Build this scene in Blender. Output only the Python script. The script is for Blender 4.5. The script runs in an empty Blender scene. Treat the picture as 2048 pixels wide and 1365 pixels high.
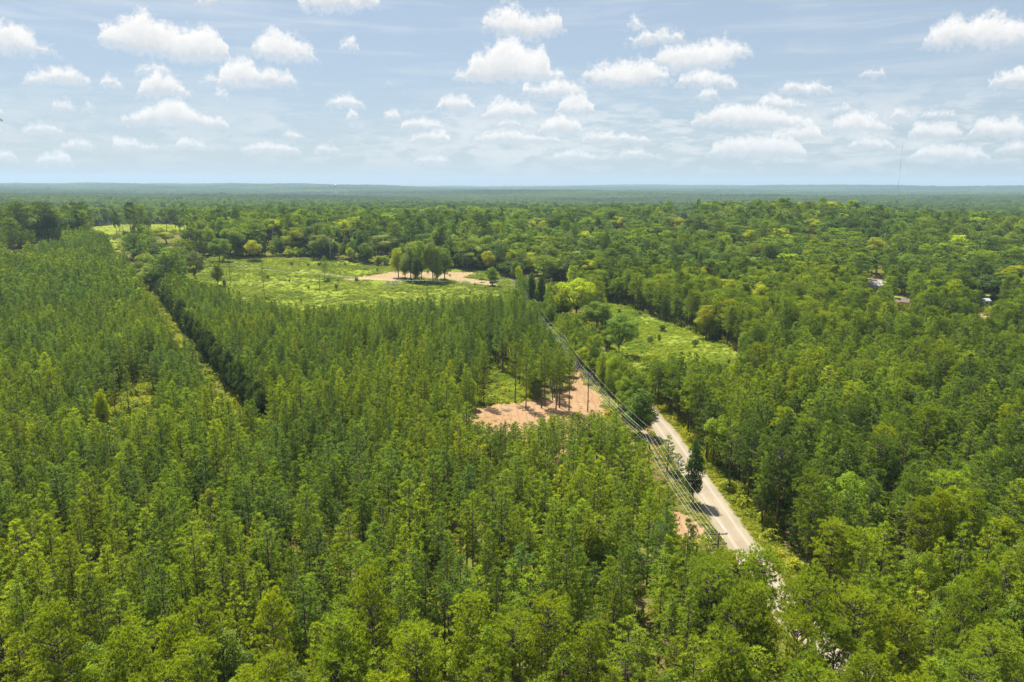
import bpy, math
import numpy as np
from mathutils import Vector, Matrix

SC = bpy.context.scene
COL = SC.collection
RNG = np.random.default_rng(7)

# ------------------------------------------------------------------ camera
PW, PH = 2048.0, 1365.0
LENS = 26.0
F = LENS / 36.0 * PW
CAMZ = 70.0
PITCH = math.radians(11.9)
ROLL = math.radians(-0.22)
cam = bpy.data.cameras.new('camera')
cam.lens = LENS; cam.sensor_width = 36.0; cam.clip_start = 0.5; cam.clip_end = 60000
cam_o = bpy.data.objects.new('camera', cam); COL.objects.link(cam_o)
CAM_M = Matrix.Rotation(math.radians(90) - PITCH, 4, 'X') @ Matrix.Rotation(-ROLL, 4, 'Z')
CAM_M.translation = Vector((0, 0, CAMZ))
cam_o.matrix_world = CAM_M
SC.camera = cam_o
CR = np.array(CAM_M.to_3x3())

def ray(u, v):
    d = CR @ np.array([(u - PW / 2) / F, -(v - PH / 2) / F, -1.0])
    return d / np.linalg.norm(d)

def project(P):
    P = np.atleast_2d(np.asarray(P, float))
    L = (P - np.array([0, 0, CAMZ])) @ CR
    dep = -L[:, 2]
    dep = np.where(dep < 0.1, 0.1, dep)
    return L[:, 0] / dep * F + PW / 2, -L[:, 1] / dep * F + PH / 2, dep

# ------------------------------------------------------------------ light
SUN_EL = math.radians(62.0)
SUN_AZ = math.radians(-28.0)          # measured from +Y towards +X; the sun stands ahead and to the left
sun_dir = Vector((math.sin(SUN_AZ) * math.cos(SUN_EL), math.cos(SUN_AZ) * math.cos(SUN_EL), math.sin(SUN_EL)))
sl = bpy.data.lights.new('sun', 'SUN'); sl.energy = 5.0; sl.angle = math.radians(0.53); sl.color = (1.0, 0.95, 0.86)
so = bpy.data.objects.new('sun', sl); COL.objects.link(so)
so.rotation_euler = (-sun_dir).to_track_quat('-Z', 'Y').to_euler()

SC.view_settings.view_transform = 'Standard'
SC.view_settings.look = 'None'
SC.view_settings.exposure = 0.95
SC.view_settings.gamma = 1.0
SC.render.engine = 'CYCLES'
cy = SC.cycles
cy.max_bounces = 5; cy.diffuse_bounces = 3; cy.glossy_bounces = 1; cy.transmission_bounces = 2
cy.transparent_max_bounces = 6; cy.volume_bounces = 0
cy.caustics_reflective = False; cy.caustics_refractive = False
cy.sample_clamp_indirect = 6.0
cy.use_denoising = True; cy.denoiser = 'OPENIMAGEDENOISE'; cy.denoising_input_passes = 'RGB_ALBEDO_NORMAL'; cy.denoising_prefilter = 'ACCURATE'

# ------------------------------------------------------------------ node helpers
class NT:
    def __init__(s, tree): s.t = tree; s.n = tree.nodes; s.l = tree.links
    def add(s, typ, **kw):
        nd = s.n.new(typ)
        for k, v in kw.items(): setattr(nd, k, v)
        return nd
    def put(s, sock, val):
        if hasattr(val, 'is_output'): s.l.new(val, sock)
        elif isinstance(val, bpy.types.Node): s.l.new(val.outputs[0], sock)
        else: sock.default_value = val
    def math(s, op, a, b=None, c=None, clamp=False):
        nd = s.add('ShaderNodeMath', operation=op); nd.use_clamp = clamp
        s.put(nd.inputs[0], a)
        if b is not None: s.put(nd.inputs[1], b)
        if c is not None: s.put(nd.inputs[2], c)
        return nd.outputs[0]
    def mix(s, fac, a, b, blend='MIX'):
        nd = s.add('ShaderNodeMix', data_type='RGBA', blend_type=blend)
        s.put(nd.inputs[0], fac); s.put(nd.inputs[6], a); s.put(nd.inputs[7], b)
        return nd.outputs[2]
    def ramp(s, fac, stops):
        nd = s.add('ShaderNodeValToRGB'); s.put(nd.inputs[0], fac)
        el = nd.color_ramp.elements
        while len(el) < len(stops): el.new(0.5)
        for e, (p, c) in zip(el, stops): e.position = p; e.color = tuple(c) + (1,) if len(c) == 3 else c
        return nd.outputs[0]
    def noise(s, vec, scale, detail=3, rough=0.55, dist=0.0):
        nd = s.add('ShaderNodeTexNoise'); s.put(nd.inputs['Vector'], vec)
        nd.inputs['Scale'].default_value = scale; nd.inputs['Detail'].default_value = detail
        nd.inputs['Roughness'].default_value = rough; nd.inputs['Distortion'].default_value = dist
        return nd.outputs[0]
    def mapr(s, v, a, b, c=0.0, d=1.0, smooth=False):
        nd = s.add('ShaderNodeMapRange'); nd.clamp = True
        if smooth: nd.interpolation_type = 'SMOOTHSTEP'
        s.put(nd.inputs[0], v)
        for i, x in enumerate((a, b, c, d)): s.put(nd.inputs[i + 1], x)
        return nd.outputs[0]

# ------------------------------------------------------------------ sky: clear hazy sky with rows of fair-weather cumulus
# each cloud: its base line and its upper outline, read off as directions (photo pixels -> azimuth and slope)
CLOUDS = [
 ([(-60,103),(110,103)], [(-60,60),(-10,36),(0,38),(20,45),(45,55),(65,72),(80,92),(108,97)]),
 ([(192,80),(240,98),(330,112),(370,120),(472,118)], [(192,66),(205,47),(230,50),(250,35),(275,18),(290,15),(300,25),(315,40),(340,52),(370,60),(390,55),(405,48),(420,55),(440,68),(460,85),(472,104)]),
 ([(495,95),(530,118),(645,119)], [(495,88),(510,85),(525,75),(535,58),(550,55),(570,70),(590,78),(610,85),(635,105),(645,112)]),
 ([(438,170),(597,170)], [(438,166),(445,130),(465,118),(490,115),(510,128),(530,142),(550,138),(570,142),(592,148),(597,164)]),
 ([(42,166),(190,166)], [(42,164),(60,145),(85,148),(95,150),(105,138),(135,137),(150,145),(170,152),(190,165)]),
 ([(198,171),(252,171)], [(198,164),(215,152),(240,160),(252,170)]),
 ([(270,145),(347,146)], [(270,134),(290,130),(320,132),(347,144)]),
 ([(268,188),(392,188)], [(268,184),(290,160),(310,146),(345,150),(360,168),(375,178),(392,187)]),
 ([(397,167),(439,165)], [(397,163),(420,150),(439,150)]),
 ([(420,192),(467,195)], [(420,184),(440,181),(467,194)]),
 ([(93,215),(162,215)], [(93,208),(115,200),(150,206),(162,214)]),
 ([(160,218),(190,218)], [(160,211),(175,208),(190,216)]),
 ([(233,245),(350,248),(472,257)], [(233,238),(265,230),(290,215),(320,205),(330,195),(360,193),(368,208),(385,215),(400,230),(420,232),(440,238),(472,256)]),
 ([(43,264),(132,264)], [(43,258),(70,245),(100,250),(132,263)]),
 ([(-30,265),(16,265)], [(-30,250),(0,247),(16,262)]),
 ([(-30,228),(26,228)], [(-30,218),(5,214),(26,226)]),
 ([(675,97),(722,97)], [(675,93),(690,78),(713,69),(722,88)]),
 ([(650,212),(734,212)], [(650,209),(675,193),(710,193),(734,210)]),
 ([(686,236),(718,237)], [(686,224),(700,219),(718,232)]),
 ([(768,166),(785,166)], [(768,160),(778,155),(785,164)]),
 ([(956,50),(1000,65),(1060,76),(1090,70),(1137,55)], [(956,42),(980,25),(1010,15),(1035,11),(1045,28),(1070,32),(1095,35),(1112,16),(1120,20),(1137,44)]),
 ([(905,156),(960,162),(1040,160),(1142,158)], [(905,154),(920,143),(935,140),(940,115),(955,105),(985,95),(1000,75),(1010,73),(1030,78),(1050,95),(1065,100),(1090,92),(1097,110),(1100,135),(1120,142),(1142,156)]),
 ([(1031,188),(1187,192)], [(1031,180),(1050,168),(1080,170),(1120,160),(1150,165),(1187,182)]),
 ([(1108,226),(1194,226)], [(1108,204),(1125,190),(1160,186),(1188,190),(1194,218)]),
 ([(1156,150),(1200,170),(1240,175),(1347,160)], [(1156,148),(1180,140),(1200,130),(1230,128),(1265,120),(1300,122),(1320,138),(1347,152)]),
 ([(1303,125),(1350,143),(1440,135),(1507,98)], [(1303,110),(1330,95),(1370,88),(1410,85),(1440,77),(1460,85),(1490,85),(1507,95)]),
 ([(1343,168),(1487,174)], [(1343,161),(1370,152),(1400,142),(1430,150),(1460,160),(1487,171)]),
 ([(1385,195),(1442,196)], [(1385,184),(1405,175),(1430,180),(1442,190)]),
 ([(1250,50),(1297,62)], [(1250,46),(1265,33),(1285,38),(1297,56)]),
 ([(1260,86),(1380,82)], [(1260,79),(1290,65),(1325,52),(1345,65),(1380,73)]),
 ([(1833,90),(1900,93),(2070,87)], [(1833,86),(1850,65),(1870,52),(1900,30),(1920,30),(1950,40),(1975,27),(2000,27),(2020,40),(2070,35)]),
 ([(1964,173),(2070,173)], [(1964,163),(1985,150),(2010,150),(2020,135),(2035,133),(2070,145)]),
 ([(1551,184),(1667,185)], [(1551,174),(1580,165),(1610,168),(1645,164),(1667,182)]),
 ([(1710,152),(1780,151)], [(1710,149),(1740,142),(1770,139),(1780,147)]),
 ([(1510,216),(1622,216)], [(1510,199),(1540,189),(1570,195),(1600,205),(1622,214)]),
 ([(1624,216),(1648,216)], [(1624,208),(1636,202),(1648,213)]),
 ([(1654,224),(1717,224)], [(1654,215),(1690,208),(1717,217)]),
 ([(1376,248),(1500,252),(1642,258)], [(1376,240),(1430,215),(1470,208),(1500,210),(1540,215),(1580,225),(1610,235),(1642,252)]),
 ([(1655,262),(1797,263)], [(1655,253),(1670,235),(1690,228),(1710,220),(1725,217),(1745,230),(1770,245),(1797,260)]),
 ([(1528,280),(1652,280)], [(1528,266),(1580,258),(1620,249),(1640,253),(1652,270)]),
 ([(1773,236),(1832,236)], [(1773,228),(1800,216),(1832,231)]),
 ([(1833,233),(1922,234)], [(1833,222),(1860,217),(1890,225),(1922,231)]),
 ([(1803,275),(1932,276)], [(1803,260),(1840,243),(1870,248),(1900,244),(1932,266)]),
 ([(1933,272),(2070,274)], [(1933,249),(1970,235),(2000,240),(2070,238)]),
 ([(1413,310),(1622,312)], [(1413,292),(1450,278),(1500,274),(1560,272),(1600,284),(1622,302)]),
 ([(1153,283),(1312,284)], [(1153,278),(1190,265),(1220,265),(1260,270),(1312,282)]),
 ([(873,216),(957,218)], [(873,200),(890,187),(920,190),(950,205),(957,214)]),
 ([(958,234),(1080,234)], [(958,230),(985,205),(1010,194),(1030,205),(1065,200),(1080,222)]),
 ([(795,258),(892,258)], [(795,252),(815,240),(850,235),(880,245),(892,256)]),
 ([(813,284),(908,284)], [(813,277),(850,262),(890,262),(908,281)]),
 ([(993,252),(1052,252)], [(993,247),(1020,235),(1052,246)]),
 ([(940,285),(1132,285)], [(940,281),(975,262),(1010,258),(1040,265),(1080,270),(1132,280)]),
 ([(1070,265),(1170,266)], [(1070,254),(1085,240),(1120,229),(1160,238),(1170,260)]),
 ([(766,236),(812,236)], [(766,229),(790,222),(812,233)]),
 ([(110,296),(207,296)], [(110,291),(150,280),(180,282),(207,294)]),
 ([(218,298),(322,298)], [(218,280),(235,270),(250,280),(280,286),(322,295)]),
 ([(340,296),(422,296)], [(340,282),(375,275),(410,285),(422,294)]),
 ([(470,304),(602,304)], [(470,300),(510,288),(550,285),(602,298)]),
 ([(626,302),(684,302)], [(626,294),(655,289),(684,300)]),
 ([(585,10),(640,17),(700,16),(765,8)], [(585,-10),(640,-25),(700,-25),(765,-5)]),
 ([(395,8),(445,10)], [(395,0),(420,-14),(445,2)]),
 ([(-30,318),(48,318)], [(-30,308),(20,298),(48,315)]),
 ([(72,326),(155,326)], [(72,316),(115,304),(155,322)]),
 ([(1095,318),(1195,318)], [(1095,310),(1140,298),(1195,314)]),
 ([(1235,314),(1312,314)], [(1235,306),(1275,298),(1312,311)]),
 ([(1690,296),(1800,297)], [(1690,288),(1740,272),(1800,290)]),
 ([(1810,318),(1990,318)], [(1810,308),(1860,292),(1930,290),(1990,312)]),
 ([(1990,304),(2070,304)], [(1990,296),(2030,282),(2070,288)]),
 ([(820,325),(905,325)], [(820,319),(862,310),(905,322)]),
 ([(560,274),(610,275)], [(560,270),(590,262),(610,272)]),
]
AZM = math.radians(41.0)
TMAX = 0.30

def azslope(u, v):
    d = ray(u, v)
    return math.atan2(d[0], d[1]), d[2] / math.hypot(d[0], d[1])

def build_world():
    w = bpy.data.worlds.new('World'); SC.world = w; w.use_nodes = True
    nt = NT(w.node_tree); nt.n.clear()
    out = nt.add('ShaderNodeOutputWorld')
    sky = nt.add('ShaderNodeTexSky', sky_type='NISHITA')
    sky.sun_disc = False; sky.sun_elevation = SUN_EL; sky.sun_rotation = SUN_AZ
    sky.altitude = 100; sky.air_density = 1.0; sky.dust_density = 0.8; sky.ozone_density = 1.0
    bg = nt.add('ShaderNodeBackground'); # a thin even veil of summer haze high up pales the whole sky
    nt.put(bg.inputs[0], nt.mix(0.58, nt.mix(1.0, sky.outputs[0], (0.90, 0.94, 1.02, 1), 'MULTIPLY'), (4.1, 5.1, 6.1, 1))); bg.inputs[1].default_value = 0.058
    tc = nt.add('ShaderNodeTexCoord'); D = tc.outputs['Generated']
    sp = nt.add('ShaderNodeSeparateXYZ'); nt.put(sp.inputs[0], D)
    X, Y, Z = sp.outputs
    hyp = nt.math('SQRT', nt.math('ADD', nt.math('MULTIPLY', X, X), nt.math('MULTIPLY', Y, Y)))
    slope = nt.math('DIVIDE', Z, nt.math('MAXIMUM', hyp, 0.001))
    az = nt.math('ARCTAN2', X, Y)
    # two scales of billow noise move the outlines
    nz1 = nt.add('ShaderNodeTexNoise'); nt.put(nz1.inputs['Vector'], D); nz1.inputs['Scale'].default_value = 62; nz1.inputs['Detail'].default_value = 7; nz1.inputs['Roughness'].default_value = 0.68
    ns = nt.add('ShaderNodeSeparateColor'); nt.put(ns.inputs[0], nz1.outputs[1])
    n1 = nt.math('SUBTRACT', ns.outputs[0], 0.5); n2 = nt.math('SUBTRACT', ns.outputs[1], 0.5); n3 = ns.outputs[2]
    # smaller billows low in the sky, where the clouds are far away
    amp = nt.mapr(slope, 0.0, 0.22, 0.4, 1.0)
    azw = nt.math('ADD', az, nt.math('MULTIPLY', nt.math('MULTIPLY', n1, amp), 0.036))
    tw = nt.math('ADD', nt.math('SUBTRACT', slope, 0.0015), nt.math('MULTIPLY', nt.math('MULTIPLY', n2, amp), 0.042))
    twb = nt.math('ADD', nt.math('ADD', slope, 0.0012), nt.math('MULTIPLY', nt.math('MULTIPLY', n2, amp), 0.022))
    # the same rows of clouds go on round the whole horizon
    s = nt.math('PINGPONG', nt.math('ADD', azw, AZM), 2 * AZM)
    s = nt.math('DIVIDE', s, 2 * AZM)
    # sort the clouds into rows that do not overlap in azimuth
    rows = []
    for base, top in sorted(CLOUDS, key=lambda c: -c[0][0][1]):
        x0, x1 = base[0][0] - 14, base[-1][0] + 14
        for r in rows:
            if all(x1 < a or x0 > b for a, b, _, _ in r): r.append((x0, x1, base, top)); break
        else: rows.append([(x0, x1, base, top)])
    G = 256; gs = np.arange(G) / (G - 1.0); gaz = (gs * 2 - 1) * AZM
    soft = nt.mapr(slope, 0.02, 0.2, 0.0036, 0.0058)
    acc = None; shade = None
    comb = nt.add('ShaderNodeCombineColor')
    for i in range(3): nt.put(comb.inputs[i], s)
    for k0 in range(0, len(rows), 3):
        tops = []; bases = []
        for k in range(3):
            tp = np.zeros(G); bs = np.full(G, 0.5)
            if k0 + k < len(rows):
                for x0, x1, base, top in rows[k0 + k]:
                    pb = np.array([azslope(*p) for p in base]); pt = np.array([azslope(*p) for p in top])
                    lo, hi = pb[0, 0], pb[-1, 0]
                    m = (gaz >= lo) & (gaz <= hi)
                    bs[m] = np.interp(gaz[m], pb[:, 0], pb[:, 1]); tp[m] = np.interp(gaz[m], pt[:, 0], pt[:, 1])
                    for q in np.where(m)[0][[0, -1]] if m.any() else []:
                        tp[q] = bs[q] - 0.0015
                    # close the outline on both sides
                    if m.any():
                        i0, i1 = np.where(m)[0][[0, -1]]
                        for q, src in ((i0 - 1, i0), (i0 - 2, i0), (i1 + 1, i1), (i1 + 2, i1)):
                            if 0 <= q < G: bs[q] = bs[src]; tp[q] = bs[src] - 0.012
            tops.append(np.clip(tp / TMAX, 0, 1)); bases.append(np.clip(bs / TMAX, 0, 1))
        outs = []
        for arr in (tops, bases):
            cn = nt.add('ShaderNodeRGBCurve'); nt.put(cn.inputs['Color'], comb.outputs[0])
            for ch in range(3):
                cv = cn.mapping.curves[ch]; a = arr[ch]
                cv.points[0].location = (0, a[0]); cv.points[1].location = (1, a[-1])
                prev = a[0]
                for q in range(1, G - 1):
                    if abs(a[q] - a[q - 1]) > 1e-6 or abs(a[q + 1] - a[q]) > 1e-6:
                        cv.points.new(gs[q], a[q])
                for p in cv.points: p.handle_type = 'VECTOR'
            cn.mapping.update()
            sc = nt.add('ShaderNodeSeparateColor'); nt.put(sc.inputs[0], cn.outputs[0]); outs.append(sc.outputs)
        for k in range(min(3, len(rows) - k0)):
            tp = nt.math('MULTIPLY', outs[0][k], TMAX); bs = nt.math('MULTIPLY', outs[1][k], TMAX)
            a = nt.math('DIVIDE', nt.math('SUBTRACT', tp, tw), soft)
            b = nt.math('DIVIDE', nt.math('SUBTRACT', twb, bs), nt.math('MULTIPLY', soft, 1.1))
            m = nt.math('MINIMUM', a, b)
            f = nt.math('DIVIDE', nt.math('SUBTRACT', twb, bs), nt.math('MAXIMUM', nt.math('SUBTRACT', tp, bs), 0.004))
            f = nt.math('MULTIPLY', nt.math('MINIMUM', nt.math('MAXIMUM', f, 0.0), 1.0), nt.math('GREATER_THAN', m, 0.0))
            acc = m if acc is None else nt.math('MAXIMUM', acc, m)
            shade = f if shade is None else nt.math('MAXIMUM', shade, f)
    fine = nt.noise(D, 150, 5, 0.7)
    frag = nt.math('MULTIPLY', nt.math('SUBTRACT', fine, 0.5), 5.2)
    mask = nt.mapr(nt.math('ADD', acc, frag), -1.5, 2.2, 0.0, 1.0, smooth=True)
    mask = nt.math('MULTIPLY', mask, nt.mapr(slope, 0.0, 0.10, 0.82, 1.0))
    shade = nt.math('MAXIMUM', shade, nt.math('MULTIPLY', nt.math('SUBTRACT', 1.0, mask), 0.72))   # thin cloud is lit right through
    # clouds overhead, above the rows
    pz = nt.math('MAXIMUM', Z, 0.05)
    cv = nt.add('ShaderNodeCombineXYZ'); nt.put(cv.inputs[0], nt.math('DIVIDE', X, pz)); nt.put(cv.inputs[1], nt.math('DIVIDE', Y, pz))
    oh = nt.noise(cv.outputs[0], 1.3, 5, 0.6)
    ohm = nt.math('MULTIPLY', nt.mapr(oh, 0.58, 0.68, 0, 0.9, smooth=True), nt.mapr(slope, 0.30, 0.42))
    # thin high streaks and faint ragged scraps between the big clouds
    st = nt.add('ShaderNodeMapping'); nt.put(st.inputs[0], D); st.inputs['Scale'].default_value = (3.0, 3.0, 34.0)
    streak = nt.noise(st.outputs[0], 1.6, 5, 0.6, 0.4)
    stm = nt.math('MULTIPLY', nt.mapr(streak, 0.46, 0.78, 0, 0.26, smooth=True), nt.mapr(slope, 0.0, 0.05))
    st2 = nt.add('ShaderNodeMapping'); nt.put(st2.inputs[0], D); st2.inputs['Scale'].default_value = (16.0, 16.0, 60.0)
    scraps = nt.noise(st2.outputs[0], 1.5, 6, 0.62, 0.2)
    big = nt.noise(D, 5.0, 2, 0.5)
    scm = nt.math('MULTIPLY', nt.mapr(nt.math('ADD', scraps, nt.math('MULTIPLY', nt.math('SUBTRACT', big, 0.45), 0.55)), 0.40, 0.66, 0, 0.50, smooth=True), nt.math('MULTIPLY', nt.math('MULTIPLY', nt.mapr(slope, 0.005, 0.035), nt.mapr(slope, 0.14, 0.08)), nt.mapr(s, 0.25, 0.5, 0.55, 1.0)))
    thin = nt.math('MAXIMUM', nt.math('ADD', stm, 0.05), scm)
    total = nt.math('MAXIMUM', nt.math('MAXIMUM', nt.math('MULTIPLY', mask, 0.97), ohm), thin)
    lum = nt.math('ADD', nt.math('MULTIPLY', nt.mapr(shade, 0.0, 0.8, 0.74, 1.0), 0.50), nt.math('MULTIPLY', nt.mapr(n3, 0.3, 0.7), 0.07))
    ccol = nt.mix(nt.mapr(shade, 0.0, 0.7), (0.86, 0.90, 0.95, 1), (1.0, 0.985, 0.96, 1))
    em = nt.add('ShaderNodeBackground'); nt.put(em.inputs[0], ccol); nt.put(em.inputs[1], lum)
    mx = nt.add('ShaderNodeMixShader'); nt.put(mx.inputs[0], total); nt.put(mx.inputs[1], bg.outputs[0]); nt.put(mx.inputs[2], em.outputs[0])
    nt.put(out.inputs[0], mx.outputs[0])
    w.cycles.sampling_method = 'MANUAL'; w.cycles.sample_map_resolution = 512
    print('cloud rows', len(rows))
build_world()

# ------------------------------------------------------------------ terrain
def ss(a, b, x):
    t = np.clip((x - a) / (b - a), 0, 1); return t * t * (3 - 2 * t)

def terrain(x, y):
    x = np.asarray(x, float); y = np.asarray(y, float)
    d = np.hypot(x, y)
    h = 9 * ss(420, 860, d) * ss(-200, 200, y)
    h = h + 19 * np.exp(-((x - 320) / 200) ** 2 - ((y - 900) / 250) ** 2)
    h = h + 8 * np.exp(-((x + 430) / 260) ** 2 - ((y - 800) / 260) ** 2)
    h = h * (1 - 0.9 * ss(1150, 2100, d))
    far = ss(1700, 3200, d)
    roll = 13 * np.sin(x / 610 + 1.3 + 0.5 * np.sin(y / 900)) * np.sin(y / 720 + 0.6) + 6 * np.sin(x / 1500 + y / 1150 + 2.0)
    h = h + far * roll
    h = h + 36 * ss(5000, 11000, d) + 15 * ss(5500, 9000, d) * np.sin(x / 1500 + 0.7 + y / 2600) + 10 * ss(5500, 9000, d) * np.sin(x / 560 + y / 800) + 5 * ss(5500, 9000, d) * np.sin(x / 210 + y / 300)
    return h

def ground(u, v, zoff=0.0):
    """point on the ground (raised by zoff) that a photo direction meets"""
    d = ray(u, v); t = 40.0; step = 2.0; o = np.array([0, 0, CAMZ])
    prev = t
    while t < 16000:
        p = o + d * t
        if p[2] <= terrain(p[0], p[1]) + zoff:
            a, b = prev, t
            for _ in range(30):
                m = (a + b) / 2; p = o + d * m
                if p[2] <= terrain(p[0], p[1]) + zoff: b = m
                else: a = m
            return p
        prev = t; t += step; step *= 1.01
    return o + d * t

def inpoly(x, y, poly):
    poly = np.asarray(poly, float); x = np.asarray(x, float); y = np.asarray(y, float)
    c = np.zeros(x.shape, bool); n = len(poly); j = n - 1
    for i in range(n):
        xi, yi = poly[i]; xj, yj = poly[j]
        cond = ((yi > y) != (yj > y)) & (x < (xj - xi) * (y - yi) / (yj - yi + 1e-12) + xi)
        c ^= cond; j = i
    return c

# ------------------------------------------------------------------ materials
def new_mat(name):
    m = bpy.data.materials.new(name); m.use_nodes = True
    nt = NT(m.node_tree); nt.n.clear()
    out = nt.add('ShaderNodeOutputMaterial')
    return m, nt, out

def plain(name, col, rough=0.8, metal=0.0, noise_scale=None, col2=None, bump=0.0):
    m, nt, out = new_mat(name)
    b = nt.add('ShaderNodeBsdfPrincipled'); b.inputs['Roughness'].default_value = rough; b.inputs['Metallic'].default_value = metal
    if noise_scale:
        tc = nt.add('ShaderNodeTexCoord'); n = nt.noise(tc.outputs['Object'], noise_scale, 4)
        nt.put(b.inputs['Base Color'], nt.mix(nt.mapr(n, 0.3, 0.7), tuple(col) + (1,), tuple(col2) + (1,)))
        if bump:
            bp = nt.add('ShaderNodeBump'); bp.inputs['Strength'].default_value = bump; nt.put(bp.inputs['Height'], n); nt.put(b.inputs['Normal'], bp.outputs[0])
    else: b.inputs['Base Color'].default_value = tuple(col) + (1,)
    nt.put(out.inputs[0], b.outputs[0])
    return m

def foliage(name, trans=0.42, gloss=0.05, ylift=(1.68, 1.54, 0.66)):
    """leaves: colour from each tree's own tint, varied from tuft to tuft; light passes through them"""
    m, nt, out = new_mat(name)
    at = nt.add('ShaderNodeAttribute', attribute_type='INSTANCER', attribute_name='tint')
    v = nt.add('ShaderNodeAttribute', attribute_type='GEOMETRY', attribute_name='v')
    rnd = nt.add('ShaderNodeObjectInfo').outputs['Random']
    k = nt.mapr(v.outputs['Fac'], 0, 1, 0.76, 1.26)
    k = nt.math('MULTIPLY', k, nt.mapr(rnd, 0, 1, 0.85, 1.15))
    cc = nt.add('ShaderNodeCombineXYZ')
    for i in range(3): nt.put(cc.inputs[i], k)
    col = nt.mix(1.0, at.outputs['Color'], cc.outputs[0], 'MULTIPLY')
    # some tufts are yellower
    yel = nt.mix(1.0, col, (1.20, 1.10, 0.8, 1), 'MULTIPLY')
    col = nt.mix(nt.mapr(v.outputs['Fac'], 0.55, 1.0, 0.0, 0.75), col, yel)
    df = nt.add('ShaderNodeBsdfDiffuse'); nt.put(df.inputs[0], col)
    tr = nt.add('ShaderNodeBsdfTranslucent'); nt.put(tr.inputs[0], nt.mix(1.0, col, tuple(ylift) + (1,), 'MULTIPLY'))
    mx = nt.add('ShaderNodeMixShader'); mx.inputs[0].default_value = trans
    nt.put(mx.inputs[1], df.outputs[0]); nt.put(mx.inputs[2], tr.outputs[0])
    gl = nt.add('ShaderNodeBsdfGlossy'); gl.inputs['Roughness'].default_value = 0.5; gl.inputs[0].default_value = (0.9, 0.95, 0.9, 1)
    mg = nt.add('ShaderNodeMixShader'); mg.inputs[0].default_value = gloss
    nt.put(mg.inputs[1], mx.outputs[0]); nt.put(mg.inputs[2], gl.outputs[0])
    nt.put(out.inputs[0], mg.outputs[0])
    return m

M_NEEDLE = foliage('pine_needles', 0.44, 0.012)
M_LEAF = foliage('broad_leaves', 0.44, 0.010)
M_BARK = plain('bark', (0.075, 0.055, 0.042), 0.9, 0, 3.0, (0.14, 0.105, 0.08))
M_DEAD = plain('dead_wood', (0.30, 0.28, 0.25), 0.9, 0, 4.0, (0.42, 0.39, 0.35))
M_POLE = plain('pole_wood', (0.07, 0.05, 0.04), 0.85, 0, 2.0, (0.12, 0.09, 0.07))
M_ARM = plain('arm_wood', (0.085, 0.07, 0.06), 0.8, 0, 2.0, (0.13, 0.11, 0.10))
M_WIRE = plain('aluminium_wire', (0.82, 0.82, 0.80), 0.4, 0.35)
M_PORC = plain('porcelain', (0.55, 0.56, 0.58), 0.3)
M_STEEL = plain('galvanised_steel', (0.42, 0.43, 0.44), 0.5, 0.4)
M_RED = plain('red_mast_paint', (0.42, 0.05, 0.035), 0.6)
M_WHITE = plain('white_paint', (0.78, 0.78, 0.76), 0.5, 0, 0.6, (0.68, 0.68, 0.66))

def ground_mat():
    m, nt, out = new_mat('forest_floor')
    tc = nt.add('ShaderNodeTexCoord'); P = tc.outputs['Object']
    big = nt.noise(P, 0.035, 3); mid = nt.noise(P, 0.35, 4); fine = nt.noise(P, 2.6, 4)
    straw = nt.mix(nt.mapr(fine, 0.3, 0.7), (0.11, 0.075, 0.04, 1), (0.20, 0.135, 0.07, 1))
    green = nt.mix(nt.mapr(fine, 0.3, 0.7), (0.075, 0.10, 0.015, 1), (0.16, 0.18, 0.03, 1))
    f = nt.mapr(nt.math('ADD', nt.math('MULTIPLY', big, 0.5), nt.math('MULTIPLY', mid, 0.6)), 0.42, 0.62, smooth=True)
    col = nt.mix(f, straw, green)
    # beyond the modelled woods the ground is covered by tree tops
    sp = nt.add('ShaderNodeSeparateXYZ'); nt.put(sp.inputs[0], P)
    d = nt.math('SQRT', nt.math('ADD', nt.math('POWER', sp.outputs[0], 2), nt.math('POWER', sp.outputs[1], 2)))
    canopy = nt.mix(nt.mapr(nt.noise(P, 0.02, 5, 0.7), 0.35, 0.65), (0.030, 0.055, 0.018, 1), (0.055, 0.085, 0.025, 1))
    col = nt.mix(nt.mapr(d, 1000, 1800), col, canopy)
    b = nt.add('ShaderNodeBsdfDiffuse'); nt.put(b.inputs[0], col)
    bp = nt.add('ShaderNodeBump'); bp.inputs['Strength'].default_value = 0.6; bp.inputs['Distance'].default_value = 0.4; nt.put(bp.inputs['Height'], mid); nt.put(b.inputs['Normal'], bp.outputs[0])
    nt.put(out.inputs[0], b.outputs[0]); return m

def meadow_mat():
    m, nt, out = new_mat('meadow')
    P = nt.add('ShaderNodeTexCoord').outputs['Object']
    big = nt.noise(P, 0.03, 4, 0.6); mid = nt.noise(P, 0.22, 5, 0.65); fine = nt.noise(P, 1.6, 4)
    a = nt.mix(nt.mapr(mid, 0.3, 0.7), (0.15, 0.19, 0.016, 1), (0.22, 0.26, 0.028, 1))
    b_ = nt.mix(nt.mapr(mid, 0.3, 0.7), (0.18, 0.22, 0.033, 1), (0.24, 0.275, 0.055, 1))
    col = nt.mix(nt.mapr(big, 0.4, 0.62, smooth=True), a, b_)
    col = nt.mix(nt.mapr(fine, 0.6, 0.85, 0, 0.5), col, (0.10, 0.13, 0.02, 1))
    bs = nt.add('ShaderNodeBsdfDiffuse'); nt.put(bs.inputs[0], col)
    bp = nt.add('ShaderNodeBump'); bp.inputs['Strength'].default_value = 0.4; bp.inputs['Distance'].default_value = 0.25; nt.put(bp.inputs['Height'], nt.math('ADD', mid, nt.math('MULTIPLY', fine, 0.4))); nt.put(bs.inputs['Normal'], bp.outputs[0])
    nt.put(out.inputs[0], bs.outputs[0]); return m

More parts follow.
